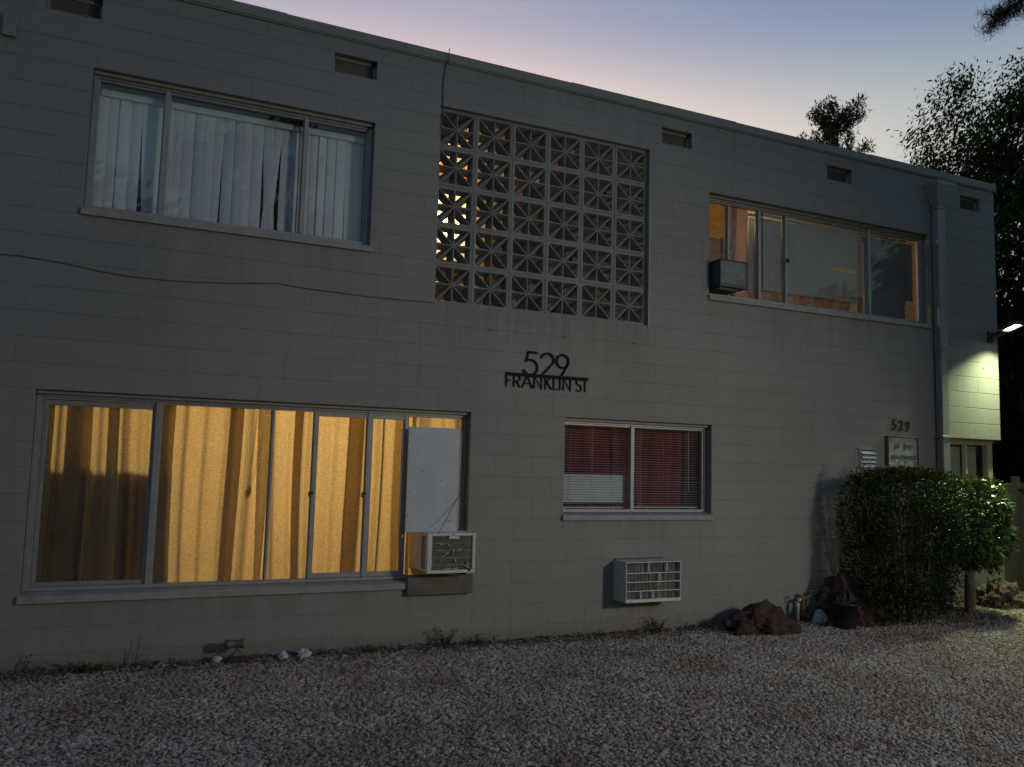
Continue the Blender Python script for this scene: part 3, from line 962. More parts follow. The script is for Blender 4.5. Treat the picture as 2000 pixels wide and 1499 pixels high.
# ------------------------------------------------------------------ lettering
def arc(cx, cz, rx, rz, a0, a1, n=18):
    return [(cx + rx * math.cos(math.radians(a0 + (a1 - a0) * k / n)), cz + rz * math.sin(math.radians(a0 + (a1 - a0) * k / n))) for k in range(n + 1)]
sgn = thing('street_number_sign', 'black metal sign reading 529 over FRANKLIN ST on the block wall', 'sign', (3.75, 0, 2.30))
SO = Vector(sgn.location)
def spart(mb, name):
    o = mb.build(name, M['sign_black'], sgn); o.location = -SO; return o
YF, YB = -.016, -.008
spart(MB().box(3.287, 4.205, YF - .001, YB, 2.412, 2.444), 'bar')
for x in (3.45, 4.05):
    MBs = MB().lathe(x, 2.428, [(.006, -.008), (.006, .002)], 8, axis='y')
    spart(MBs, 'standoff')
def glyph(ch, x0, x1, z0, z1, w, extra=0):
    W_, H_ = x1 - x0, z1 - z0
    mb = MB()
    def st(pts):
        mb.ribbon([(x0 + p[0] * W_, z0 + p[1] * H_) for p in pts], w, YF - extra, YB)
    if ch == 'F': st([(.1, 0), (.1, 1)]); st([(.1, .97), (.95, .97)]); st([(.1, .52), (.85, .52)])
    if ch == 'R': st([(.1, 0), (.1, 1)]); st([(.1, .97), (.55, .97)] + arc(.55, .73, .38, .24, 90, -90) + [(.1, .49)]); st([(.48, .49), (.95, 0)])
    if ch == 'A': st([(.02, 0), (.5, 1), (.98, 0)]); st([(.22, .36), (.78, .36)])
    if ch == 'N': st([(.06, 0), (.06, 1), (.94, 0), (.94, 1)])
    if ch == 'K': st([(.1, 0), (.1, 1)]); st([(.92, 1), (.14, .5)]); st([(.3, .6), (.98, 0)])
    if ch == 'L': st([(.1, 1), (.1, .04), (.98, .04)])
    if ch == 'I': st([(.5, 0), (.5, 1)])
    if ch == 'S': st(arc(.5, .76, .36, .22, 35, 270, 16) + arc(.5, .27, .42, .25, 90, -150, 16))
    if ch == 'T': st([(.5, 0), (.5, 1)]); st([(0, .97), (1, .97)])
    if ch == '5': st([(.92, .96), (.30, .96), (.17, .60)] + arc(.45, .34, .50, .31, 118, -160, 24))
    if ch == '2': st(arc(.48, .70, .46, .27, 170, -28, 20) + [(.06, .03), (1.0, .03)])
    if ch == '9':
        mb.ribbon([(x0 + p[0] * W_, z0 + p[1] * H_) for p in arc(.5, .69, .44, .27, 0, 345, 28)], w, YF - extra, YB, True)
        st([(.90, .58), (.36, 0)])
    return mb
def XU(u): return 3.289 + (u / 10 - 18) / 159 * .914
for ch, a, b in (('F', 178, 280), ('R', 318, 452), ('A', 480, 682), ('N', 705, 865), ('K', 920, 1050), ('L', 1082, 1190), ('I', 1205, 1228), ('N', 1275, 1430), ('S', 1530, 1650), ('T', 1660, 1775)):
    spart(glyph(ch, XU(a), XU(b), 2.300, 2.424, .0115), 'letter')
for ch, a, b in (('5', 3.478, 3.635), ('2', 3.665, 3.818), ('9', 3.835, 3.985)):
    spart(glyph(ch, a, b, 2.425, 2.668, .0205, .0005), 'numeral')

def text_mesh(body, size, depth, shear=0, offset=0, mat=None, align='CENTER', sx=1):
    cu = bpy.data.curves.new('text', 'FONT')
    cu.body = body; cu.size = size; cu.extrude = depth; cu.shear = shear; cu.offset = offset
    cu.align_x = align; cu.align_y = 'CENTER'; cu.resolution_u = 4
    o = bpy.data.objects.new('text', cu)
    COL.objects.link(o)
    bpy.context.view_layer.update()
    dg = bpy.context.evaluated_depsgraph_get()
    me = bpy.data.meshes.new_from_object(o.evaluated_get(dg))
    me.transform(Matrix.Diagonal((sx, 1, 1, 1)))
    bpy.data.objects.remove(o); bpy.data.curves.remove(cu)
    me.materials.clear(); me.materials.append(mat)
    return me
hn = thing('house_number', 'dark bronze number 529 mounted above the framed name sign', 'number', (8.66, 0, 2.08))
for k, ch in enumerate('529'):
    link('numeral', text_mesh(ch, .185, .006, .05, .0025, M['bronze'], sx=.92), hn, (-.115 + k * .115, -.010, .068 - .004 * k), (math.pi / 2, 0, 0))
ns = thing('name_sign', 'grey framed wall sign with faded green script reading ah lyny apartments', 'sign', (8.65, 0, 1.62))
NO = Vector(ns.location)
def npart(mb, name, mat, parent=None):
    o = mb.build(name, mat, parent or ns); o.location = -NO if parent is None else (0, 0, 0); return o
npart(MB().bevbox(8.405, 8.905, -.035, -.003, 1.635, 2.0, .004), 'board', M['sign_board'])
fr = MB()
fr.bevbox(8.390, 8.918, -.052, -.002, 1.998, 2.016, .003).bevbox(8.390, 8.918, -.052, -.002, 1.622, 1.637, .003)
fr.bevbox(8.390, 8.405, -.052, -.002, 1.637, 1.998, .003).bevbox(8.905, 8.918, -.052, -.002, 1.637, 1.998, .003)
npart(fr, 'frame', M['dark_wood'])
for (x, z) in ((8.425, 1.975), (8.885, 1.975), (8.425, 1.658), (8.885, 1.658)):
    npart(MB().bevbox(x - .018, x + .018, -.043, -.034, z - .018, z + .018, .003), 'corner_clip', M['brass'])
for body, z, s in (('ah  lyny', 1.895, .105), ('apartments', 1.765, .098)):
    link('lettering', text_mesh(body, s, .002, .28, .0016, M['sign_letter'], sx=.98), ns, Vector((8.66, -.0375, z)) - NO, (math.pi / 2, 0, 0))

# ------------------------------------------------------------------ flood light at the corner
fl = thing('flood_light', 'lit black LED flood light on a long arm at the building corner', 'lamp', (10.36, 0, 3.42))
def fpart(mb, name, mat): return mb.build(name, mat, fl)
fpart(MB().bevbox(-.055, .055, -.03, -.002, -.085, .06, .006), 'wall_plate', M['lamp_body'])
tl = math.radians(17)
Rm = Matrix.Rotation(-tl, 4, 'X')
def fl_rot(o):
    o.matrix_parent_inverse = Matrix.Identity(4)
    o.rotation_euler = (-tl, 0, 0); o.location = (0, -.02, .0); return o
fl_rot(fpart(MB().bevbox(-.04, .04, -.17, 0, -.05, .015, .008), 'arm', M['lamp_body']))
hd = MB()
hd.bevbox(-.085, .085, -.42, -.15, -.012, .028, .010)
for k in range(7):
    hd.box(-.075 + k * .024, -.071 + k * .024, -.40, -.17, .028, .045)
fl_rot(fpart(hd, 'head', M['lamp_body']))
rim = MB()
rim.box(-.083, .083, -.415, -.405, -.026, -.012).box(-.083, .083, -.215, -.205, -.032, -.012)
rim.box(-.083, -.075, -.405, -.215, -.026, -.012).box(.075, .083, -.405, -.215, -.026, -.012)
fl_rot(fpart(rim, 'bezel', M['lamp_body']))
fl_rot(fpart(MB().quad((-.073, -.40, -.0135), (-.073, -.22, -.0135), (.073, -.22, -.0135), (.073, -.40, -.0135)), 'led_panel', emit_mat('led_panel_glow', (.93, 1.0, .86), 3.0)))
la = bpy.data.lights.new('flood_light_beam', 'AREA')
la.shape = 'RECTANGLE'; la.size = .15; la.size_y = .18
la.energy = 18
la.color = (.84, 1.0, .52)
la.spread = math.radians(128)
lo = bpy.data.objects.new('flood_light_beam', la)
COL.objects.link(lo)
lo.parent = fl
lo.location = Vector((0, -.02, 0)) + (Rm.to_3x3() @ Vector((0, -.31, -.028)))
lo.rotation_euler = (-tl, 0, 0)

# ------------------------------------------------------------------ garden lamp post standing off to the right in front of the building
lp = thing('garden_lamp_post', 'dark lamp post with lit lantern standing out on the gravel opposite the wall air conditioner', 'lamp post', (9.8, -10.4, gz(9.8, -10.4)))
lp_o = MB().lathe(0, 0, [(.11, 0), (.11, .05), (.06, .08), (.045, .2), (.04, 3.6), (.06, 3.63), (.09, 3.65)], 14).build('post', M['lamp_post'], lp, True)
MB().lathe(0, 0, [(.085, 3.65), (.085, 3.66), (.13, 3.92), (.13, 3.93)], 6).build('lantern_glass', glass_mat('lantern_glass', (.95, .95, .9)), lp)
MB().lathe(0, 0, [(.20, 3.93), (.20, 3.95), (.05, 4.08), (.02, 4.14), (0.001, 4.15)], 12).build('lantern_cap', M['lamp_post'], lp)
MB().lathe(0, 0, [(.001, 3.70), (.03, 3.72), (.035, 3.78), (.02, 3.84), (.001, 3.86)], 10).build('bulb', emit_mat('warm_bulb_glow', (1, .88, .68), 6), lp, True)
sl = bpy.data.lights.new('lantern_light', 'SPOT')
sl.energy = 350
sl.color = (1.0, .93, .78)
sl.spot_size = math.radians(86)
sl.spot_blend = 1.0
sl.shadow_soft_size = .5
slo = bpy.data.objects.new('lantern_light', sl)
COL.objects.link(slo)
slo.parent = lp
slo.location = (0, -.0, 3.89)
dv = Vector((1.7, 0, -1.9)) - Vector((9.8, -10.4, 3.8))
slo.rotation_euler = (-dv).to_track_quat('Z', 'Y').to_euler()

# ------------------------------------------------------------------ inside the rooms
def room_light(name, label, loc, power, col, r=.06, cat='lamp'):
    t = thing(name, label, cat, loc)
    MB().lathe(0, 0, [(.001, -.05), (.045, -.03), (.055, .01), (.04, .05), (.02, .08), (.001, .085)], 14).build('bulb', emit_mat(name + '_glow', col, 4), t, True)
    l = bpy.data.lights.new(name + '_light', 'POINT')
    l.energy = power; l.color = col; l.shadow_soft_size = r
    o = bpy.data.objects.new(name + '_light', l)
    COL.objects.link(o); o.parent = t
    o.location = (0, 0, 0)
    return t
# curtained room
t = room_light('pendant_lamp', 'lit pendant lamp glowing behind the tan curtains', (1.65, 2.3, 2.2), 50, (1.0, .66, .235), .11)
MB().tube([(0, 0, .08), (0, 0, .25)], .006, 6).build('cord', M['lamp_body'], t, True)
def curtain(name, x0, x1, z0, z1, y, bands, mat, label, seed=1, wob=.032, parent=None):
    r = random.Random(seed)
    plan = []
    x = x0
    ph = r.uniform(0, 6)
    def ripple(xx):
        return y + wob * math.sin(xx * 13 + ph + 1.3 * math.sin(xx * 5)) + wob * .55 * math.sin(xx * 37 + 2 * ph) + wob * .2 * math.sin(xx * 83 + ph)
    for (a, b) in sorted(bands) + [(x1, x1)]:
        while x < b - 1e-6:
            plan.append((x, ripple(x))); x += .018
        x = b
        plan.append((b, ripple(b)))
        if a < b:       # fold back behind and forward again
            for k in range(1, 6):
                u = k / 6
                plan.append((b - (b - a) * u, ripple(b) + .045 * math.sin(math.pi * .5 * u) + .01))
            plan.append((a, ripple(b) + .062))
            for k in range(1, 6):
                u = k / 6
                plan.append((a + (b - a) * u, ripple(b) + .085))
            plan.append((b + .006, ripple(b) + .05))
            x = b + .018
    nz_ = 20
    V, Fq = [], []
    n = len(plan)
    for k in range(nz_ + 1):
        u = k / nz_
        z = z0 + (z1 - z0) * u
        for i, (px, py) in enumerate(plan):
            sway = .028 * math.sin(3.7 * px + 2.4 * u + ph) * (1 - u * .6)
            V.append((px + sway, py + .012 * math.sin(5 * px + 2.5 * u) * (1 - u), z))
    for k in range(nz_):
        for i in range(n - 1):
            Fq.append((k * n + i, k * n + i + 1, (k + 1) * n + i + 1, (k + 1) * n + i))
    me = np_mesh(name, np.array(V), np.array(Fq), mat)
    me.polygons.foreach_set('use_smooth', [True] * len(me.polygons))
    o = link(name, me, parent)
    if parent is None:
        tag(o, label, 'curtain')
    return o
curtain('curtain', -.85, 1.12, .40, 2.10, .27, [(-.62, -.59), (-.43, -.31), (-.13, -.10), (.25, .345), (.79, .88)], M['curtain'], 'tan curtain with dark furniture shadow filling the left of the glowing window', 3)
curtain('curtain', 1.03, 2.32, .40, 2.10, .31, [(1.36, 1.425), (1.84, 1.97), (2.12, 2.16)], M['curtain'], 'bright tan curtain behind the two latched sashes of the glowing window', 5)
curtain('curtain', 2.27, 3.1, .42, 2.10, .26, [(2.42, 2.47)], M['curtain'], 'narrow tan curtain half hidden behind the white board over the air conditioner', 8)
# a wide headboard stands against the window and shades the curtain
hbd = thing('headboard', 'dark wide headboard standing behind the left tan curtain', 'headboard', (-.55, .62, .02))
MB().bevbox(-.95, 1.06, -.02, .03, .25, 1.50, .012).build('panel', M['dark_wood'], hbd)
for x in (-.9, 1.0):
    MB().bevbox(x, x + .06, -.03, .04, 0, 1.46, .008).build('post', M['dark_wood'], hbd)
# pull cord hanging close behind the cloth
pc = MB()
pc.tube([(1.04, .40, 1.98), (1.02, .40, 1.6), (1.005, .40, 1.33)], .004, 5)
pc.tube([(1.13, .42, 1.98), (1.08, .41, 1.6), (1.012, .40, 1.33)], .003, 5)
pc.lathe(1.005, .40, [(.003, 1.34), (.018, 1.325), (.022, 1.29), (.012, 1.26), (.001, 1.25)], 10)
tag(pc.build('pull_cord', M['cable']), 'knotted pull cord hanging as a shadow behind the tan curtain', 'cord')

# vertical blinds in the upper left window
vb = thing('vertical_blind', 'pale vertical blind with crooked gapped slats in the upper left window', 'blind', (.7, .21, 3.53))
VO = Vector(vb.location)
o_ = MB().bevbox(-.42, 1.84, .185, .235, 4.545, 4.60, .004).build('headrail', M['blind'], vb); o_.location = -VO
gaps = {4: .030, 6: .016, 11: -.012, 16: .03, 17: -.040, 25: .012}
nsl = 27
for k in range(nsl):
    x = -.43 + (k + .5) * (2.27 / nsl)
    lean = gaps.get(k, rnd.uniform(-.003, .003))
    yaw_ = math.radians(rnd.uniform(-14, 14)) if k not in (19, 22) else math.radians(24)
    wv_ = .0455
    top, bot = 4.545, 3.545 + rnd.uniform(-.006, .006)
    q = MB()
    nseg = 4
    for s_ in range(nseg):
        u0, u1 = -1 + 2 * s_ / nseg, -1 + 2 * (s_ + 1) / nseg
        def P(u, z, ln):
            bow = .006 * (1 - u * u)
            return (u * wv_ * math.cos(yaw_) + ln, u * wv_ * math.sin(yaw_) - bow, z)
        q.quad(P(u0, bot - 3.545, lean * 1.6), P(u1, bot - 3.545, lean * 1.6), P(u1, top - 3.545, 0), P(u0, top - 3.545, 0))
    o_ = q.build('slat', M['vblind'], vb)
    o_.location = Vector((x, .225 + .004 * (k % 2), 3.545)) - VO

# mini blinds
def mini_blind(name, label, x0, x1, z0, z1, y, mat, tilt_fn, pitch=.0215, sw=.025, cords=3, group=None, end=None, crown=.0015):
    t = thing(name, label, 'blind', ((x0 + x1) / 2, y, z0), group)
    TO = Vector(t.location)
    V, Fq = [], []
    n = int((z1 - z0 - .04) / pitch)
    for k in range(n):
        z = z0 + .02 + k * pitch
        a = math.radians(tilt_fn(k / n) + rnd.uniform(-2.5, 2.5))
        dy, dz = .5 * sw * math.cos(a), .5 * sw * math.sin(a)
        sag = rnd.uniform(-.0012, .0012)
        b = len(V)
        xe = x1 if end is None else end(k / n)
        V += [(x0, y - dy, z - dz + sag), (xe, y - dy, z - dz - sag), (xe, y, z + crown), (x0, y, z + crown), (xe, y + dy, z + dz), (x0, y + dy, z + dz)]
        Fq += [(b, b + 1, b + 2, b + 3), (b + 3, b + 2, b + 4, b + 5)]
    o = stuff(link('slats', np_mesh('slats', np.array(V), np.array(Fq), mat), t)); o.location = -TO
    o = MB().bevbox(x0, x1, y - .014, y + .014, z1 - .025, z1, .002).build('headrail', mat, t); o.location = -TO
    o = MB().bevbox(x0, x1, y - .012, y + .012, z0, z0 + .012, .002).build('bottom_rail', mat, t); o.location = -TO
    for k in range(cords):
        x = x0 + (x1 - x0) * (k + .4) / cords
        o = MB().tube([(x, y - .014, z0), (x + .004, y - .014, z1)], .0014, 4).build('cord', mat, t); o.location = -TO
    return t
mini_blind('venetian_blind', 'white mini blind with closed lower slats beside the central bar of the red curtained window', 4.0, 4.785, 1.115, 1.985, .175, M['blind'], lambda u: 64 if .05 < u < .40 else 7, pitch=.0262, sw=.025, crown=.0025)
mini_blind('venetian_blind', 'open white mini blind over red curtain beside the right jamb', 4.845, 5.725, 1.12, 1.985, .175, M['blind'], lambda u: 7, pitch=.0262, sw=.022, crown=.0025)
tag(MB().tube([(5.60, .18, 1.96), (5.60, .178, 1.3)], .004, 6).build('blind_wand', M['blind']), 'clear tilt wand hanging in front of the open white mini blind', 'wand')
curtain('curtain', 3.85, 5.9, .95, 2.1, .33, [(4.6, 4.66), (5.2, 5.25)], M['red_curtain'], 'dark red curtain hanging behind the white mini blinds', 12)
room_light('curtain_fill_lamp', 'dim fill lamp added behind the dark red curtain', (4.9, 2.4, 1.3), 2.2, (1, .6, .4))  # added lamp, brightens the red curtain from behind

# upper right room
room_light('ceiling_bulb', 'bare ceiling bulb lighting the room with grey broken blinds', (7.6, 2.4, 4.75), 80, (1.0, .62, .26))
mini_blind('venetian_blind', 'narrow grey mini blind between two bars of the upper right window', 6.575, 6.925, 3.665, 4.585, .175, M['blind_grey'], lambda u: 72)
mini_blind('venetian_blind', 'wide grey mini blind with one torn lit slot in the upper right window', 6.965, 8.17, 3.665, 4.575, .178, M['blind_grey'], lambda u: 72, end=lambda u: 8.17 if abs(u - .44) > .024 else 7.70 + rnd.uniform(0, .03))
mini_blind('venetian_blind', 'dark screen blind with broken right edge at the end of the upper right window', 8.305, 9.02, 3.52, 4.58, .172, M['blind_dark'], lambda u: 74, cords=2, end=lambda u: (9.13 if u > .24 else 8.99) + rnd.uniform(-.012, .012))
mini_blind('venetian_blind', 'thin strip of dusty blind beside the round window bar', 8.175, 8.255, 3.53, 4.58, .19, M['blind_dark'], lambda u: 70, cords=1)
curtain('curtain', 6.105, 6.46, 3.50, 4.62, .22, [(6.27, 6.30)], M['old_curtain'], 'faded orange stained curtain beside the plywood panel', 15, .01)
mini_blind('venetian_blind', 'narrow dusty blind strip overlapping the stained orange curtain', 6.44, 6.525, 3.6, 4.56, .178, M['blind_grey'], lambda u: 60, cords=1)
tag(MB().bevbox(5.76, 6.15, .20, .212, 3.56, 4.21, .002).build('plywood_panel', M['ply']), 'brown plywood panel filling the window above the black air conditioner', 'panel')
tag(MB().box(5.745, 6.082, .204, .206, 4.212, 4.62).build('yellow_sheet', M['yellow_paper']), 'glowing yellow sheet taped above the plywood panel', 'sheet')
shelf = thing('window_shelf', 'row of pale wooden boards showing under the grey mini blinds', 'shelf', (7.3, .26, 3.3))
for k in range(14):
    a = -.78 + k * .115
    MB().bevbox(a, a + .108, -.01 + .004 * (k % 3), .01, .12, .42, .003).build('board', M['ply'] if k % 4 == 1 else M['old_curtain'], shelf)
# dim corner room
room_light('table_lamp', 'faint lamp in the ground floor corner room', (8.9, 2.6, 1.2), 2.0, (1, .75, .5))
mini_blind('venetian_blind', 'mini blind tinted warm as if lit in the left half of the corner window', 9.49, 9.95, 1.06, 1.98, .175, M['blind_warm_lit'], lambda u: 66, cords=2)
mini_blind('venetian_blind', 'mini blind tinted warm as if lit in the right half of the corner window', 10.01, 10.26, 1.06, 1.94, .175, M['blind_warm_lit'], lambda u: 66, cords=1)

# landing behind the breeze blocks
bpart(MB().box(2.38, 5.35, 2.25, 2.35, 2.72, 5.18), 'landing_wall', M['landing_shade'])  # coloured dark for the shade outside the lamp's glow
bpart(MB().bevbox(3.70, 5.2, 2.215, 2.249, 4.45, 4.95, .004), 'landing_lit_panel', M['landing'])  # tan panel stands in for the lamp-lit band of wall
bpart(MB().box(2.38, 5.35, .2, 2.25, 5.10, 5.178), 'landing_ceiling', M['brown'])
for x in (2.9, 3.6, 4.3, 5.0):
    bpart(MB().box(x, x + .09, .2, 2.25, 4.96, 5.10), 'joist', M['brown'])
dr = bpart(MB().bevbox(3.95, 4.75, 2.205, 2.249, 2.73, 4.40, .006), 'landing_door', M['brown'])
bpart(MB().bevbox(4.66, 4.70, 2.15, 2.205, 3.7, 3.76, .006), 'handle', M['brass'], dr)
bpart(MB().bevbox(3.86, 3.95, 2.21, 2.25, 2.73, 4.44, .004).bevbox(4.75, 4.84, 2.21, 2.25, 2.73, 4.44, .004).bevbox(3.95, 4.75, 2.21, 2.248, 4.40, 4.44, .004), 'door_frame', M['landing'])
bpart(MB().bevbox(3.22, 3.66, 2.21, 2.249, 4.05, 4.98, .004), 'landing_lit_panel', M['landing_pale'])  # pale colour stands in for the brightest lit patch
lf = thing('wall_lamp', 'twin bulb wall lamp shining through the breeze block screen', 'lamp', (3.35, 2.20, 4.55))
MB().bevbox(-.10, .16, -.03, 0, -.03, .03, .005).build('plate', M['brass'], lf)
for x in (-.03, .095):
    MB().lathe(x, -.09, [(.001, -.055), (.028, -.04), (.034, -.01), (.024, .03), (.012, .05)], 12).build('bulb', emit_mat('landing_bulb_glow', (1, .80, .45), 40), lf, True)
    l = bpy.data.lights.new('landing_bulb_light', 'POINT')
    l.energy = 3.0; l.color = (1, .66, .26); l.shadow_soft_size = .035
    o = bpy.data.objects.new('landing_bulb_light', l); COL.objects.link(o); o.parent = lf; o.location = (x, -.15, 0)

# ------------------------------------------------------------------ air conditioners
# window unit of the curtained room
ac = thing('window_air_conditioner', 'white window air conditioner with bent dark fins under the white board', 'air conditioner', (2.70, 0, .55))
AO = Vector(ac.location)
def apart(mb, name, mat, smooth_=False, root=None, org=None):
    o = mb.build(name, mat, root or ac, smooth_); o.location = -(org or AO); return o
X0, X1, Z0, Z1, D = 2.471, 2.930, .556, .908, .22
mb = MB()
mb.bevbox(X0, X1, -D + .012, .42, Z0, Z1, .006)
apart(mb, 'casing', M['ac_white'])
q = MB()
fw = .042
q.bevbox(X0 - .003, X0 + fw, -D - .008, -D + .014, Z0 - .003, Z1 + .003, .004)
q.bevbox(X1 - .028, X1 + .003, -D - .008, -D + .014, Z0 - .003, Z1 + .003, .004)
q.bevbox(X0 + fw, X1 - .028, -D - .008, -D + .014, Z1 - .022, Z1 + .003, .003)
q.bevbox(X0 + fw, X1 - .028, -D - .008, -D + .014, Z0 - .003, Z0 + .026, .003)
q.bevbox(X0 + .20, X0 + .30, -D - .009, -D + .013, Z1 - .05, Z1 - .022, .003)
apart(q, 'back_frame', M['ac_white'])
q = MB()
q.quad((X0 + fw, -D + .009, Z0 + .026), (X1 - .028, -D + .009, Z0 + .026), (X1 - .028, -D + .009, Z1 - .022), (X0 + fw, -D + .009, Z1 - .022))
apart(q, 'condenser', M['fins'])
for k in range(19):
    z = Z0 + .034 + k * .0162
    apart(MB().box(X0 + fw, X1 - .028, -D + .002 + .001 * (k % 3), -D + .009, z, z + .006), 'fin', M['coil'] if k % 4 == 2 else M['fins'])
r = random.Random(5)
for (bx, bz, L_, a_) in ((.10, .13, .07, 35), (.135, .17, .05, 10), (.235, .13, .05, -60), (.25, .185, .07, 25), (.215, .16, .05, 70), (.33, .07, .07, -30), (.36, .10, .05, -70), (.12, .03, .10, 3), (.22, .032, .06, 8), (.09, .26, .025, -20), (.17, .245, .02, 30)):
    pts = []
    for s_ in range(5):
        u = s_ / 4
        pts.append((X0 + .02 + bx + L_ * u * math.cos(math.radians(a_)) + r.uniform(-.004, .004), -D - .004 - .008 * math.sin(math.pi * u), Z0 + bz + L_ * u * math.sin(math.radians(a_)) + r.uniform(-.004, .004)))
    apart(MB().tube(pts, [.002, .005, .006, .004, .002], 5), 'bent_fin', M['fin_light'])
q = MB()
for k in range(2):
    y0 = -D + .06 + k * .065
    for j in range(22):
        z = Z0 + .035 + j * .0128
        q.box(X0 - .0025, X0 + .001, y0, y0 + .05, z, z + .006)
apart(q, 'side_louvers', M['ac_grey'])
apart(MB().box(X0 - .001, X0 + .0005, -D + .058, -D + .177, Z0 + .03, Z0 + .32), 'side_grille', M['rubber'])
apart(MB().lathe(X1 - .055, Z0 + .022, [(.013, -D - .010), (.011, -D - .013), (.001, -D - .013)], 12, axis='y'), 'drain_plug', M['rubber'])
for (x, z) in ((X0 + .018, Z0 + .02), (X1 - .012, Z0 + .03), (X0 + .235, Z1 - .012), (X0 + .25, Z1 - .012), (X1 - .012, Z1 - .06), (X0 + .02, Z0 + .09)):
    apart(MB().lathe(x, z, [(.005, -D - .009), (.004, -D - .0115), (.001, -D - .0115)], 8, axis='y'), 'screw', M['rubber'])
sb = MB().bevbox(2.352, 2.985, -.055, -.031, .340, .512, .004)
tag(sb.build('support_board', M['dark_wood']), 'dark weathered board fixed under the white window air conditioner', 'board')
wb = thing('white_board', 'white painted board covering the window above the white air conditioner', 'board', (2.58, -.01, .9))
WO = Vector(wb.location)
o_ = MB().bevbox(2.318, 2.822, -.022, -.006, .905, 1.868, .003).build('panel', M['white_board'], wb); o_.location = -WO
for (x, z) in ((2.34, 1.80), (2.335, 1.05), (2.335, 1.27), (2.47, 1.46), (2.65, 1.38), (2.74, 1.0), (2.72, 1.01), (2.755, 1.005), (2.60, .93), (2.62, .925)):
    o_ = MB().lathe(x, z, [(.006, -.0225), (.004, -.0245), (.001, -.0245)], 7, axis='y').build('screw', M['rubber'], wb); o_.location = -WO
tag(MB().bevbox(2.275, 2.312, .03, .055, .93, 1.85, .003).build('filler_strip', M['alu_dark']), 'dark filler strip beside the left edge of the white board', 'strip')
tag(MB().tube([(2.915, -.012, 1.385), (2.80, -.03, 1.19), (2.68, -.10, 1.02), (2.56, -.228, .905)], .003, 5).build('tie_cord', M['cable']), 'thin dark cord tied from the window jamb down to the white air conditioner', 'cord')
tag(MB().bevbox(2.83, 2.86, .02, .05, .93, 1.86, .004).build('weather_strip', M['trim']), 'ragged foam strip between the white board and the right jamb', 'strip')

# black unit in the upper window
a2 = thing('window_air_conditioner', 'black window air conditioner in the corner of the upper right window', 'air conditioner', (5.95, 0, 3.53))
AO2 = Vector(a2.location)
X0, X1, Z0, Z1, D = 5.765, 6.150, 3.556, 3.862, .150
apart(MB().bevbox(X0, X1, -D + .01, .4, Z0, Z1, .006), 'casing', M['ac_black'], root=a2, org=AO2)
q = MB()
q.bevbox(X0 - .002, X1 + .002, -D - .006, -D + .012, Z1 - .016, Z1 + .002, .003).bevbox(X0 - .002, X1 + .002, -D - .006, -D + .012, Z0 - .002, Z0 + .04, .003)
q.bevbox(X0 - .002, X0 + .012, -D - .006, -D + .012, Z0 + .04, Z1 - .016, .003).bevbox(X1 - .026, X1 + .002, -D - .006, -D + .012, Z0 + .04, Z1 - .016, .003)
apart(q, 'rim', M['ac_black'], root=a2, org=AO2)
apart(MB().box(X0 + .012, X1 - .026, -D + .001, -D + .009, Z0 + .04, Z1 - .016), 'back_plate', M['ac_face'], root=a2, org=AO2)
for (x, z) in ((.03, .27), (.15, .275), (.155, .262), (.10, .20), (.235, .185), (.25, .18), (.34, .235), (.355, .15), (.03, .06), (.30, .055), (.26, .055)):
    apart(MB().lathe(X0 + x, Z0 + z, [(.005, -D + .0005), (.003, -D - .002), (.001, -D - .002)], 6, axis='y'), 'paint_chip', M['fin_light'], root=a2, org=AO2)
for k in range(3):
    apart(MB().bevbox(X0 - .002, X0, -.10 + k * .05, -.085 + k * .05, Z0 + .05, Z1 - .05, .0008), 'side_slot', M['ac_face'], root=a2, org=AO2)
apart(MB().bevbox(X0 + .02, X1 - .1, -.11, .07, Z0 - .026, Z0 - .001, .004), 'mounting_block', M['dark_wood'], root=a2, org=AO2)

# through-wall unit
a3 = thing('wall_air_conditioner', 'grey through-wall air conditioner sleeve with barred dirty coil under the small window', 'air conditioner', (4.87, 0, .21))
AO3 = Vector(a3.location)
X0, X1, Z0, Z1, D = 4.545, 5.208, .205, .606, .24
q = MB()
t_ = .012
q.bevbox(X0, X0 + t_, -D, .02, Z0, Z1, .003).bevbox(X1 - t_, X1, -D, .02, Z0, Z1, .003)
q.bevbox(X0 + t_, X1 - t_, -D, .02, Z1 - t_, Z1, .003).bevbox(X0 + t_, X1 - t_, -D, .02, Z0, Z0 + t_, .003)
apart(q, 'sleeve', M['ac_grey'], root=a3, org=AO3)
apart(MB().box(X0 + t_, X1 - t_, -D + .055, -D + .08, Z0 + t_, Z1 - t_), 'coil', M['coil'], root=a3, org=AO3)
for k in range(38):
    x = X0 + .02 + k * .0165
    apart(MB().box(x, x + .004, -D + .048, -D + .055, Z0 + .03, Z1 - .02), 'fin', M['coil'] if rnd.random() < .5 else M['fins'], root=a3, org=AO3)
apart(MB().bevbox(X0 + .003, X1 - .003, -D - .004, -D + .012, Z0 + .004, Z0 + .034, .003), 'drip_lip', M['ac_white'], root=a3, org=AO3)
for k in range(3):
    z = Z0 + .108 + k * .088
    apart(MB().bevbox(X0 + t_, X1 - t_, -D + .001, -D + .009, z, z + .010, .002), 'bar', M['ac_white'], root=a3, org=AO3)
for (u, a, b) in ((.42, .30, .385), (.62, .215, .29), (.50, .035, .105), (.75, .30, .385), (.28, .035, .105)):
    x = X0 + u * (X1 - X0)
    apart(MB().bevbox(x - .008, x + .008, -D + .010, -D + .018, Z0 + a, Z0 + b, .002), 'baffle', M['ac_grey'], root=a3, org=AO3)
apart(MB().bevbox(X0 + .01, X1 - .07, -.016, -.001, Z1 - .004, Z1 + .014, .003), 'sealant', M['cable'], root=a3, org=AO3)
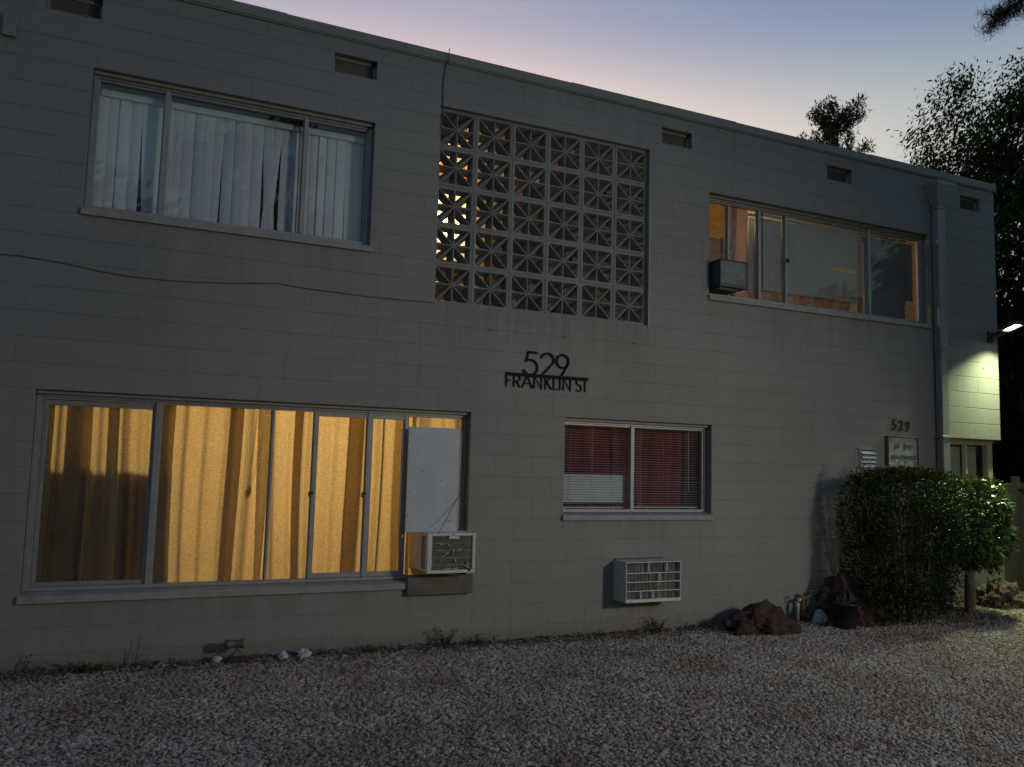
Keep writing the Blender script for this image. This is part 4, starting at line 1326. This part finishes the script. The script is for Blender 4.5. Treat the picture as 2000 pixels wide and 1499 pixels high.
for x in (X0 + .05, X1 - .06):
    apart(MB().lathe(x, Z0 + .02, [(.006, -D - .005), (.005, -D - .007), (.001, -D - .007)], 8, axis='y'), 'screw', M['rubber'], root=a3, org=AO3)

# ------------------------------------------------------------------ rocks
def rock_mesh(name, sx, sy_, sz, seed, mat, sub=5, peak=(0, 0)):
    import bmesh
    from mathutils import noise as mn
    bm = bmesh.new()
    bmesh.ops.create_icosphere(bm, subdivisions=sub, radius=1)
    o = Vector((seed * 13.1, seed * 7.7, seed * 3.3))
    for v in bm.verts:
        d = v.co.normalized()
        n1 = mn.noise(d * 1.3 + o); n2 = mn.noise(d * 3.1 + o * 1.3); n3 = mn.noise(d * 8 + o * .7)
        # faceted: quantise one ridge noise
        k = 1 + .30 * n1 + .26 * n2 + .10 * n3 + .05 * mn.noise(d * 17 + o)
        if d.z > 0:
            k *= 1 + .10 * max(0, 1 - ((d.x - peak[0]) ** 2 + (d.y - peak[1]) ** 2) * 2.2)
        p = d * k
        v.co = Vector((p.x * sx, p.y * sy_, max(-.6, p.z) * sz))
    me = bpy.data.meshes.new(name)
    bm.to_mesh(me); bm.free()
    me.materials.append(mat)
    for i, p in enumerate(me.polygons):
        p.use_smooth = False
    return me
def place_rock(px, py, sx, sy_, sz, seed, label, mat='rock', back=0, peak=(0, 0), rz=0):
    g = on_ground(px, py, gz(7, -.3))
    y = g.y + sy_ * .8 + back
    o = link('rock', rock_mesh('rock', sx, sy_, sz, seed, M[mat], 4, peak), None, (g.x, y, gz(g.x, y) + .02), (0, 0, rz))
    return tag(o, label, 'rock')
r1 = link('rock', rock_mesh('rock', .37, .26, .215, 2.3, M['rock'], 5, (.05, 0)), None, (6.12, -.38, gz(6.3, -.3) + .05))
tag(r1, 'low reddish lava rock by the wall left of the water valve', 'rock')
r2 = link('rock', rock_mesh('rock', .34, .27, .37, 5.1, M['rock'], 5, (.1, 0)), None, (7.42, -.32, gz(7.6, -.3) + .09))
tag(r2, 'tall dark red rock behind the black plant pot', 'rock')
r3 = link('rock', rock_mesh('rock', .30, .24, .26, 8.4, M['rock_tan'], 5, (-.2, 0)), None, (10.0, -.30, gz(10.1, -.2) + .06))
tag(r3, 'jagged brown rock behind the small clipped tree', 'rock')
for (x, y, s, lb) in ((.75, -.10, .035, 'small white stone just left of the ground spotlight'), (1.27, -.12, .035, 'round white stone against the wall right of the ground spotlight'), (1.44, -.13, .05, 'larger flat white stone against the wall right of the ground spotlight'), (7.05, -.28, .075, 'pale rough stone leaning beside the tall red rock')):
    o = link('stone', rock_mesh('stone', s * 1.2, s, s * (1 if s < .07 else 1.5), s * 50 + x, M['white_stone'], 3), None, (x, y, gz(x, y) + .01 + s * .3))
    tag(o, lb, 'stone')

# plant pot
pp = thing('plant_pot', 'black plastic plant pot with dry stalks in front of the red rock', 'plant pot', (7.13, -.56, gz(7.13, -.56)))
MB().lathe(0, 0, [(.001, .005), (.105, .005), (.11, .02), (.128, .25), (.136, .25), (.136, .275), (.122, .275), (.118, .235), (.001, .235)], 24).build('pot', M['pot'], pp, True)
q = MB()
for k in range(9):
    a = rnd.uniform(0, 6.28)
    q.tube([(.05 * math.cos(a), .05 * math.sin(a), .22), (.09 * math.cos(a), .09 * math.sin(a), .30 + rnd.uniform(0, .08))], [.004, .001], 4)
q.build('stalks', M['weed'], pp)

# water valve by the wall
vv = thing('water_valve', 'rusty valve with grey plastic pipe rising between the two red rocks', 'valve', (6.93, -.12, gz(7, -.12)))
MB().tube([(-.06, 0, -.02), (-.06, 0, .20), (-.055, .0, .235), (-.02, .0, .25)], .020, 10).build('plastic_pipe', M['pvc'], vv, True)
MB().lathe(-.06, 0, [(.027, .17), (.027, .21)], 12).build('coupling', M['pvc'], vv)
MB().lathe(.03, .01, [(.035, -.02), (.035, .05), (.045, .05), (.045, .09), (.033, .09), (.033, .16), (.022, .17), (.022, .24)], 14).build('riser', M['rust'], vv, True)
MB().tube([(-.03, 0, .25), (.03, .01, .255), (.10, .0, .275), (.125, -.01, .30)], [.016, .022, .018, .012], 8).build('valve_body', M['rust'], vv, True)
MB().bevbox(.085, .155, -.02, .005, .295, .312, .004).build('handle', M['lamp_body'], vv)
MB().tube([(-.09, .0, .24), (-.095, .0, .28), (-.06, .0, .30), (-.03, .0, .28)], .010, 6).build('elbow', M['lamp_body'], vv, True)
MB().tube([(.12, .03, .26), (.115, .05, .15), (.12, .06, 0)], .016, 8).build('back_pipe', M['green_box'], vv, True)

# ground spotlight near the left window
gs = thing('ground_spotlight', 'small unlit ground spotlight on a bracket at the wall foot', 'spotlight', (.88, -.14, gz(.88, -.14)))
MB().bevbox(-.06, .10, -.05, .03, -.01, .05, .006).build('base', M['ac_black'], gs)
MB().tube([(-.05, -.01, .04), (.015, -.01, .115), (.09, -.01, .045)], .006, 6).build('bracket', M['ac_black'], gs)
o_ = MB().lathe(0, 0, [(.001, -.075), (.034, -.075), (.040, -.06), (.040, -.035), (.033, -.03), (.033, .05), (.038, .055), (.038, .075), (.030, .075), (.001, .07)], 16, axis='x').build('lamp_head', M['fins'], gs, True)
o_.location = (-.01, -.01, .155)
MB().tube([(.03, -.02, .02), (-.1, -.08, .01), (-.25, -.16, .015), (-.5, -.2, .01)], .004, 5).build('flex', M['cable'], gs)

# green landscape light behind the hedge
gl = thing('landscape_light', 'small green landscape light with pale tilted lens beside the clipped tree trunk', 'light', (9.22, -.22, gz(9.45, -.3)))
o_ = MB().bevbox(-.075, .075, -.05, .05, -.012, .012, .004).build('lens', M['lens'], gl); o_.location = (0, 0, .24); o_.rotation_euler = (.5, .35, 0)
o_ = MB().bevbox(-.06, .06, -.04, .04, -.06, -.013, .006).build('housing', M['green_box'], gl); o_.location = (0, 0, .24); o_.rotation_euler = (.5, .35, 0)
MB().tube([(0, 0, -.02), (0, 0, .2)], .010, 6).build('stake', M['green_box'], gl)

# ------------------------------------------------------------------ foliage
def leaves(P, D, U, L, Wd, fold=.25):
    """leaf blades: base P, direction D, blade side vector U, length L, width Wd -> 6-vertex folded blades as two quads"""
    n = len(P)
    D = D / np.linalg.norm(D, axis=1)[:, None]
    S = np.cross(D, U); S /= np.maximum(1e-6, np.linalg.norm(S, axis=1))[:, None]
    N = np.cross(S, D)
    L = L[:, None]; Wd = Wd[:, None]
    a = P
    b = P + D * L * .45 + S * Wd * .5 + N * Wd * fold
    c = P + D * L
    d = P + D * L * .45 - S * Wd * .5 + N * Wd * fold
    V = np.stack([a, b, c, d], 1).reshape(-1, 3)
    i = np.arange(n)[:, None] * 4
    return V, np.concatenate([i, i + 1, i + 2, i + 3], 1)
def rand_dirs(n):
    v = nrng.normal(size=(n, 3))
    return v / np.linalg.norm(v, axis=1)[:, None]
def leaf_obj(name, P, D, lo, hi, asp, mat, parent, fold=.25):
    U = rand_dirs(len(P)) * .6 + np.array([0, 0, 1.0])
    L = nrng.uniform(lo, hi, len(P))
    V, Fq = leaves(P, D, U, L, L * asp, fold)
    return link(name, np_mesh(name, V, Fq, mat), parent)

def clipped_volume(n, sx, sy_, z0, z1, p=4.0, shell=.75, lump=.10, seed=0):
    """points in and near the surface of a clipped rounded box"""
    d = rand_dirs(n)
    k = 1 / (np.abs(d[:, 0]) ** p + np.abs(d[:, 1]) ** p + np.abs(d[:, 2]) ** p) ** (1 / p)
    lum = 1 + lump * (np.sin(d[:, 0] * 5 + seed) * np.cos(d[:, 2] * 6 + seed * 2) + .6 * np.sin(d[:, 1] * 7 + d[:, 2] * 9 + seed))
    r_ = np.where(nrng.random(n) < shell, nrng.uniform(.86, 1.0, n), nrng.uniform(.3, .9, n))
    q = d * (k * r_ * lum)[:, None]
    return q * np.array([sx, sy_, (z1 - z0) / 2]) + np.array([0, 0, (z0 + z1) / 2]), d

# big hedge shrub
HX, HY = 8.00, -.56
hg = thing('hedge_shrub', 'large clipped dark green hedge shrub in front of the name sign', 'shrub', (HX, HY, gz(HX, HY)))
P, d = clipped_volume(23500, .605, .42, .22, 1.70, 8, .72, .05, 1.0)
keep = ~((P[:, 2] < .45) & (nrng.random(len(P)) < .45))
P, d = P[keep], d[keep]
leaf_obj('crown', P, d + rand_dirs(len(P)) * .9 + np.array([0, 0, .25]), .028, .050, .5, M['leaf_hedge'], hg)
P, d = clipped_volume(2400, .55, .36, .05, .55, 4, .6, .1, 2.0)
leaf_obj('skirt', P, d + rand_dirs(len(P)) * .9, .035, .06, .5, M['leaf_hedge'], hg)
q = MB()
for k in range(11):
    x, y = rnd.uniform(-.45, .45), rnd.uniform(-.15, .15)
    q.tube([(x * .5, y * .5, -.03), (x * .8 + rnd.uniform(-.05, .05), y, .5), (x * 1.2, y * 1.3, 1.1), (x * 1.3, y * 1.4, 1.55)], [.024, .018, .012, .005], 6)
q.build('stem', M['bark'], hg)
SP, SD = [], []
q = MB()
for (x, h_) in [(-.50, .20), (-.46, .13), (-.13, .17), (-.05, .12), (.12, .08), (-.56, .09), (.30, .05), (.22, .11)]:
    y0 = rnd.uniform(-.1, .15)
    tip = (x + rnd.uniform(-.03, .03), y0, 1.68 + h_)
    q.tube([(x, y0, 1.55), tip], [.004, .0015], 4)
    for s_ in range(12):
        u = s_ / 11
        a = s_ * 2.4
        SP.append((x + (tip[0] - x) * u, y0, 1.62 + (h_ + .05) * u)); SD.append((math.cos(a), math.sin(a), .55))
q.build('shoot', M['bark'], hg)
leaf_obj('new_leaves', np.array(SP), np.array(SD, float), .03, .05, .4, M['leaf_sprig'], hg)
P, d = clipped_volume(500, .60, .40, 1.55, 1.72, 5, .9, .05, 1.0)
leaf_obj('tip_leaves', P, d + rand_dirs(len(P)) * .6 + np.array([0, 0, .8]), .03, .05, .45, M['leaf_sprig'], hg)

# small clipped tree
TX, TY = 9.20, -.48
st_ = thing('clipped_tree', 'small tree with single trunk and clipped glossy crown at the building corner', 'tree', (TX, TY, gz(TX, TY)))
q = MB()
q.tube([(0, 0, -.05), (.0, 0, .02), (.005, 0, .3), (.01, .0, .6), (-.01, .01, .9), (.0, .02, 1.25)], [.075, .062, .055, .05, .035, .02], 10)
q.build('trunk', M['bark'], st_, True)
q = MB()
q.tube([(.0, 0, .38), (-.08, 0, .52), (-.11, 0, .65), (-.16, .02, .85)], [.018, .014, .012, .006], 6)
for k in range(9):
    a = k * 2.4
    q.tube([(0, 0, .6 + .03 * k), (.16 * math.cos(a), .14 * math.sin(a), .85 + .03 * k), (.34 * math.cos(a), .3 * math.sin(a), 1.05 + .04 * k)], [.02, .012, .005], 6)
q.build('limb', M['bark'], st_, True)
P, d = clipped_volume(3800, .40, .40, .58, 1.58, 3.2, .7, .12, 4.0)
leaf_obj('crown', P, d * .8 + rand_dirs(len(P)) * .8 + np.array([0, 0, -.15]), .06, .095, .55, M['leaf_small_tree'], st_)
P = np.array([(.38 + .10 * rnd.random(), rnd.uniform(-.1, .1), rnd.uniform(.30, .75)) for _ in range(60)])
leaf_obj('hanging_leaves', P, rand_dirs(60) * .6 + np.array([.3, 0, -.7]), .05, .085, .5, M['leaf_small_tree'], st_)

# weeds along the wall
def weed(x, y, w_, h_, n, label, tall=False):
    t = thing('weed', label, 'weed', (x, y, gz(x, y)), 'weeds along the wall foot')
    q = MB()
    SPp, SDd = [], []
    for k in range(max(5, n // 8)):
        a = rnd.uniform(0, 6.28)
        ex, ey, ez = w_ * .5 * math.cos(a) * rnd.random(), min(.02, .12 * math.sin(a)), h_ * rnd.uniform(.5, 1)
        q.tube([(ex * .15, ey * .2, -.01), (ex * .6, ey * .6, ez * .6), (ex, ey, ez)], [.0025, .002, .0008], 4)
        for s_ in range(8):
            u = rnd.uniform(.15, 1)
            SPp.append((ex * u, ey * u, ez * u)); SDd.append((rnd.uniform(-1, 1), rnd.uniform(-1, 1), rnd.uniform(-.1, .8)))
    q.build('stems', M['weed'], t)
    leaf_obj('leaves', np.array(SPp), np.array(SDd), .016 if not tall else .01, .04 if not tall else .022, .45, M['weed'], t)
    return t
weed(-.22, -.12, .75, .10, 260, 'dense low weed patch at the wall foot below the glowing window corner')
weed(-.63, -.08, .35, .14, 40, 'thin straggling weeds at the wall foot left of the dense patch')
weed(.13, -.07, .16, .24, 26, 'tall thin dark weed stalk against the wall left of the ground spotlight', True)
weed(2.02, -.10, .5, .09, 80, 'low weeds at the wall foot left of the bushy weed')
weed(2.72, -.12, .34, .19, 150, 'bushy green weed below the white window air conditioner')
weed(3.05, -.1, .5, .11, 110, 'spreading weed just right of the bushy weed')
weed(5.02, -.09, .32, .17, 150, 'dark weed tuft below the through-wall air conditioner')
weed(5.38, -.08, .4, .08, 40, 'small sprig right of the dark weed tuft')
weed(4.35, -.08, .6, .05, 50, 'flat weeds at the wall foot left of the through-wall air conditioner')
weed(6.95, -.42, .5, .08, 120, 'matted grass clump in front of the water valve')
weed(7.6, -.62, .6, .07, 120, 'matted grass clump in front of the tall red rock')
weed(9.8, -.5, .5, .1, 120, 'grass tuft at the clipped tree trunk')

# fallen leaves and plant litter on the gravel
def litter():
    n = 14000
    x = np.concatenate([nrng.uniform(-2, 12, n // 2), nrng.uniform(-1, 10.4, n // 3), nrng.normal(8.6, .9, n - n // 2 - n // 3)])
    y = np.concatenate([-nrng.random(n // 2) * 5.0, -np.abs(nrng.normal(0, .16, n // 3)) - .02, -np.abs(nrng.normal(.6, .35, n - n // 2 - n // 3))])
    patch = np.sin(x * 2.1 + 1.7 * np.sin(y * 1.9)) * np.cos(y * 2.7 + x * .6)
    keep = (patch > .3) | (y > -.45) | (nrng.random(len(x)) < .15)
    x, y = x[keep], y[keep]
    z = np.array([gz(a, b) for a, b in zip(x, y)]) + nrng.uniform(.012, .03, len(x))
    D = np.stack([nrng.normal(size=len(x)), nrng.normal(size=len(x)), nrng.normal(0, .25, len(x))], 1)
    o = leaf_obj('leaf_litter', np.stack([x, y, z], 1), D, .02, .055, .4, M['litter'], None, .15)
    stuff(o)
    o['label'] = 'dry brown fallen leaves scattered on the gravel'
    o['category'] = 'leaves'
litter()

# ------------------------------------------------------------------ trees
def branchy(q, base, top, r0, n, crown, seed, spread=.8):
    """trunk and limbs as tubes; returns branch tip points"""
    r = random.Random(seed)
    tips = []
    for k in range(n):
        u = r.uniform(.35, .95)
        b = Vector(base).lerp(Vector(top), u)
        c = crown(r)
        mid = b.lerp(c, .5) + Vector((r.uniform(-.3, .3), r.uniform(-.3, .3), r.uniform(.1, .5)))
        q.tube([b, mid, c], [r0 * (1 - u) * .6 + .03, r0 * .22, .012], 6)
        tips += [mid.lerp(c, t_) for t_ in (0, .3, .6, .85, 1)]
    return tips

def weeping_tree(loc, label, rx, ry, z0, z1, n_leaf, seed, mat='leaf_weep', group=None, lo=.13, hi=.24, trunk_h=None, droop=(-.62, -.15, -.62), limbs=46, shell=0):
    t = thing('tree', label, 'tree', loc, group)
    r = random.Random(seed)
    zc = (z0 + z1) / 2
    q = MB()
    H_ = z1 - loc[2]
    th = (z0 - loc[2]) * .7
    q.tube([(0, 0, -.2), (.05, 0, th * .5), (-.05, .1, th), (.1, 0, H_ * .6), (.0, .0, H_ * .86)], [.30, .24, .20, .12, .03], 10)
    q.build('trunk', M['bark_dark'], t, True)
    q = MB()
    def crown(r):
        while True:
            v = Vector((r.uniform(-1, 1), r.uniform(-1, 1), r.uniform(-1, 1)))
            if .4 < v.length < (.80 if shell else .95):
                return Vector((v.x * rx, v.y * ry, zc - loc[2] + v.z * (z1 - z0) / 2))
    tips = branchy(q, (0, 0, th * .8), (0, 0, H_ * .82), .2, limbs, crown, seed)
    q.build('limbs', M['bark_dark'], t, True)
    C = np.array([tuple(p) for p in tips])
    idx = nrng.integers(0, len(C), n_leaf)
    off = np.clip(nrng.normal(size=(n_leaf, 3)), -1.5, 1.5) * np.array([.40, .40, .33])
    P = C[idx] + off
    D = np.array(droop) + nrng.normal(size=(n_leaf, 3)) * .28
    if shell:
        d = rand_dirs(shell)
        lum = 1 + .10 * np.sin(d[:, 0] * 6 + seed) * np.cos(d[:, 2] * 5 + seed) + .07 * np.sin(d[:, 1] * 11 + d[:, 2] * 8)
        Cs = d * (lum * nrng.uniform(.72, 1.0, shell))[:, None] * np.array([rx, ry, (z1 - z0) / 2]) + np.array([0, 0, zc - loc[2]])
        per = 105
        Ps = np.repeat(Cs, per, 0) + np.clip(nrng.normal(size=(shell * per, 3)), -1.6, 1.6) * np.array([.20, .20, .20])
        P = np.concatenate([P, Ps])
        D = np.concatenate([D, np.array(droop) + nrng.normal(size=(len(Ps), 3)) * .28])
    leaf_obj('crown', P, D, lo, hi, .27, M[mat], t, .1)
    return t
weeping_tree((17.8, 3.4, gz(18, 3)), 'large drooping tree rising beyond the building corner', 4.1, 3.6, 2.0, 10.7, 55000, 4, limbs=110, shell=750, lo=.11, hi=.20)

def bushy_tree(loc, label, rx, ry, z0, z1, n_leaf, seed, mat='leaf_dark', group=None, lo=.10, hi=.2, name='tree', cat='tree'):
    t = thing(name, label, cat, loc, group)
    r = random.Random(seed)
    q = MB()
    H_ = z1 - loc[2]
    q.tube([(0, 0, -.2), (.03, 0, H_ * .3), (-.04, .05, H_ * .6), (0, 0, H_ * .85)], [.16, .13, .08, .02], 8)
    q.build('trunk', M['bark_dark'], t, True)
    q = MB()
    zc = (z0 + z1) / 2
    def crown(r):
        while True:
            v = Vector((r.uniform(-1, 1), r.uniform(-1, 1), r.uniform(-1, 1)))
            if .4 < v.length < .97:
                return Vector((v.x * rx, v.y * ry, zc - loc[2] + v.z * (z1 - z0) / 2))
    tips = branchy(q, (0, 0, max(.2, (z0 - loc[2]) * .8)), (0, 0, H_ * .8), .12, 30, crown, seed)
    q.build('limbs', M['bark_dark'], t, True)
    C = np.array([tuple(p) for p in tips])
    idx = nrng.integers(0, len(C), n_leaf)
    P = C[idx] + nrng.normal(size=(n_leaf, 3)) * np.array([.3, .3, .26]) * min(1, rx / 1.5)
    leaf_obj('crown', P, rand_dirs(n_leaf) + np.array([0, 0, -.2]), lo, hi, .45, M[mat], t, .15)
    return t
bushy_tree((14.3, 2.6, gz(14, 2)), 'dark leafy shrub filling the gap beyond the fence', 1.9, 1.6, .3, 5.0, 16000, 21, name='tall_shrub', cat='shrub')
bushy_tree((16.0, .8, gz(16, 1)), 'second dark shrub standing farther along behind the fence', 1.8, 1.8, .3, 5.4, 16000, 23, name='tall_shrub', cat='shrub')
bushy_tree((13.0, 6.5, gz(13, 6)), 'dark shrub far back beside the side wall of the building', 1.5, 1.8, .3, 4.6, 12000, 26, name='tall_shrub', cat='shrub')

bushy_tree((20.5, 8.5, gz(20, 8)), 'dense dark shrub standing behind the large drooping tree', 3.2, 3.0, .3, 6.5, 16000, 28, name='tall_shrub', cat='shrub', lo=.18, hi=.32)
bushy_tree((24.0, 4.0, gz(24, 4)), 'broad dark shrub standing behind the other shrubs', 3.4, 3.0, .3, 6.5, 16000, 29, name='tall_shrub', cat='shrub', lo=.18, hi=.32)

def conifer(loc, label, top, seed, n_limb, vis0, reach, n_leaf, group=None, clump=.26):
    t = thing('pine_tree', label, 'tree', loc, group)
    r = random.Random(seed)
    H_ = top - loc[2]
    q = MB()
    q.tube([(0, 0, -.2), (.05, 0, H_ * .5), (.0, .05, H_ * .8), (0, 0, H_)], [.32, .22, .10, .015], 9)
    q.build('trunk', M['bark_dark'], t, True)
    q = MB()
    pts = []
    for k in range(n_limb):
        u = r.random() ** .8
        z = vis0 + (H_ - vis0) * u
        rr = (reach * (.25 + .75 * (1 - u) ** .55)) * r.uniform(.45, 1.1) * .75 + .15
        a = r.uniform(0, 6.28)
        b = Vector((0, 0, z - rr * .35))
        e_ = Vector((rr * math.cos(a), rr * math.sin(a), z + rr * r.uniform(.1, .5)))
        mid = b.lerp(e_, .55) + Vector((0, 0, -.12 * rr))
        q.tube([b, mid, e_], [.04 * (1 - u) + .012, .018, .006], 5)
        for s_ in range(10):
            w_ = r.uniform(.5, 1.05)
            pts.append(tuple(b.lerp(mid, w_ / .55) if w_ < .55 else mid.lerp(e_, (w_ - .55) / .45)))
    q.build('limbs', M['bark_dark'], t, True)
    C = np.array(pts)
    idx = nrng.integers(0, len(C), n_leaf)
    P = C[idx] + np.clip(nrng.normal(size=(n_leaf, 3)), -1.4, 1.4) * clump * .4
    leaf_obj('crown', P, rand_dirs(n_leaf) + np.array([0, 0, .35]), .14, .28, .26, M['needle'], t, .05)
    return t
cd = ray(1636, 215)
R_ = 38.0 / math.hypot(cd.x, cd.y)
ctop = CAM + cd * R_
conifer((ctop.x, ctop.y, -.1), 'distant conifer top standing above the roof line', ctop.z, 31, 62, ctop.z - 6.5, 3.3, 11000, clump=.34)
# pine near the right of the building; one low limb reaches over
pt = thing('pine_tree', 'near pine whose needled branch tip hangs in from the upper corner', 'tree', (12.9, -1.6, gz(12.9, -1.6)))
q = MB()
q.tube([(0, 0, -.2), (.05, 0, 4), (0, .05, 8), (0, 0, 12.5)], [.26, .2, .14, .03], 10)
q.build('trunk', M['bark_dark'], pt, True)
q = MB()
tipw = on_plane(1940, 38, 0.0)
d0 = ray(1935, 40); tip = CAM + d0 * (13.2 / math.hypot(d0.x, d0.y))
d1 = ray(2010, -10); mid = CAM + d1 * (13.1 / math.hypot(d1.x, d1.y))
Lp = Vector(pt.location)
q.tube([(0, 0, 7.2), tuple(mid - Lp), tuple(tip - Lp)], [.07, .03, .008], 6)
NP = []
for s_ in range(40):
    u = rnd.uniform(.05, 1.0)
    p = mid.lerp(tip, u) - Lp
    e_ = p + Vector((rnd.uniform(-.16, .10), rnd.uniform(-.2, .2), rnd.uniform(-.26, .14)))
    q.tube([tuple(p), tuple(e_)], [.008, .003], 4)
    NP += [tuple(p.lerp(e_, w_)) for w_ in (.4, .6, .8, 1.0)]
for k in range(26):
    a = rnd.uniform(-1.4, 1.6); z = rnd.uniform(8.2, 12.3); L_ = 2.4 * (1 - (z - 7) / 7)
    p = Vector((0, 0, z)); e_ = Vector((L_ * math.cos(a) + .3, L_ * math.sin(a) * .8 - .2, z + .5))
    q.tube([tuple(p), tuple(e_)], [.04, .01], 5)
    NP += [tuple(p.lerp(e_, w_)) for w_ in (.5, .65, .8, .9, 1)]
q.build('limbs', M['bark_dark'], pt, True)
C = np.array(NP)
idx = np.concatenate([nrng.integers(0, 160, 3000), nrng.integers(160, len(C), 3500)])
P = C[idx] + nrng.normal(size=(len(idx), 3)) * .035
leaf_obj('crown', P, rand_dirs(len(idx)) + np.array([0, 0, .2]), .06, .13, .07, M['needle'], pt, .02)
# trees across the yard that show as reflections in the glass
for k, (x, y, zt) in enumerate(((-17, -16, 12), (-10, -18, 14), (-3.5, -17, 11.5), (3.2, -20, 13.5), (10.5, -19, 12), (18, -18, 14), (26, -14, 13))):
    weeping_tree((x, y, -.1), 'broad dark tree in the row across the yard facing the building', 4.3, 3.2, 1.2, zt, 7000, 41 + k, mat='leaf_dark', group='trees across the yard', lo=.40, hi=.65)

# ------------------------------------------------------------------ fence at the corner
fc = thing('wooden_fence', 'dark weathered wooden gate fence closing the side yard at the building corner', 'fence', (11.9, .55, gz(11.9, .5)))
for k in range(16):
    x = -1.22 + k * .142
    MB().bevbox(x, x + .134, -.012 + .004 * (k % 2), .012, .03, 1.52 + rnd.uniform(-.02, .02), .003).build('board', M['fence'], fc)
for z in (.3, 1.25):
    MB().bevbox(-1.22, 1.05, .016, .056, z, z + .09, .004).build('rail', M['fence'], fc)
for x in (-1.30, -.33, 1.05):
    MB().bevbox(x, x + .09, -.03, .06, -.1, 1.62, .005).build('post', M['fence'], fc)
MB().bevbox(-.33, 1.05, -.045, -.014, 1.44, 1.53, .004).build('top_rail', M['fence'], fc)
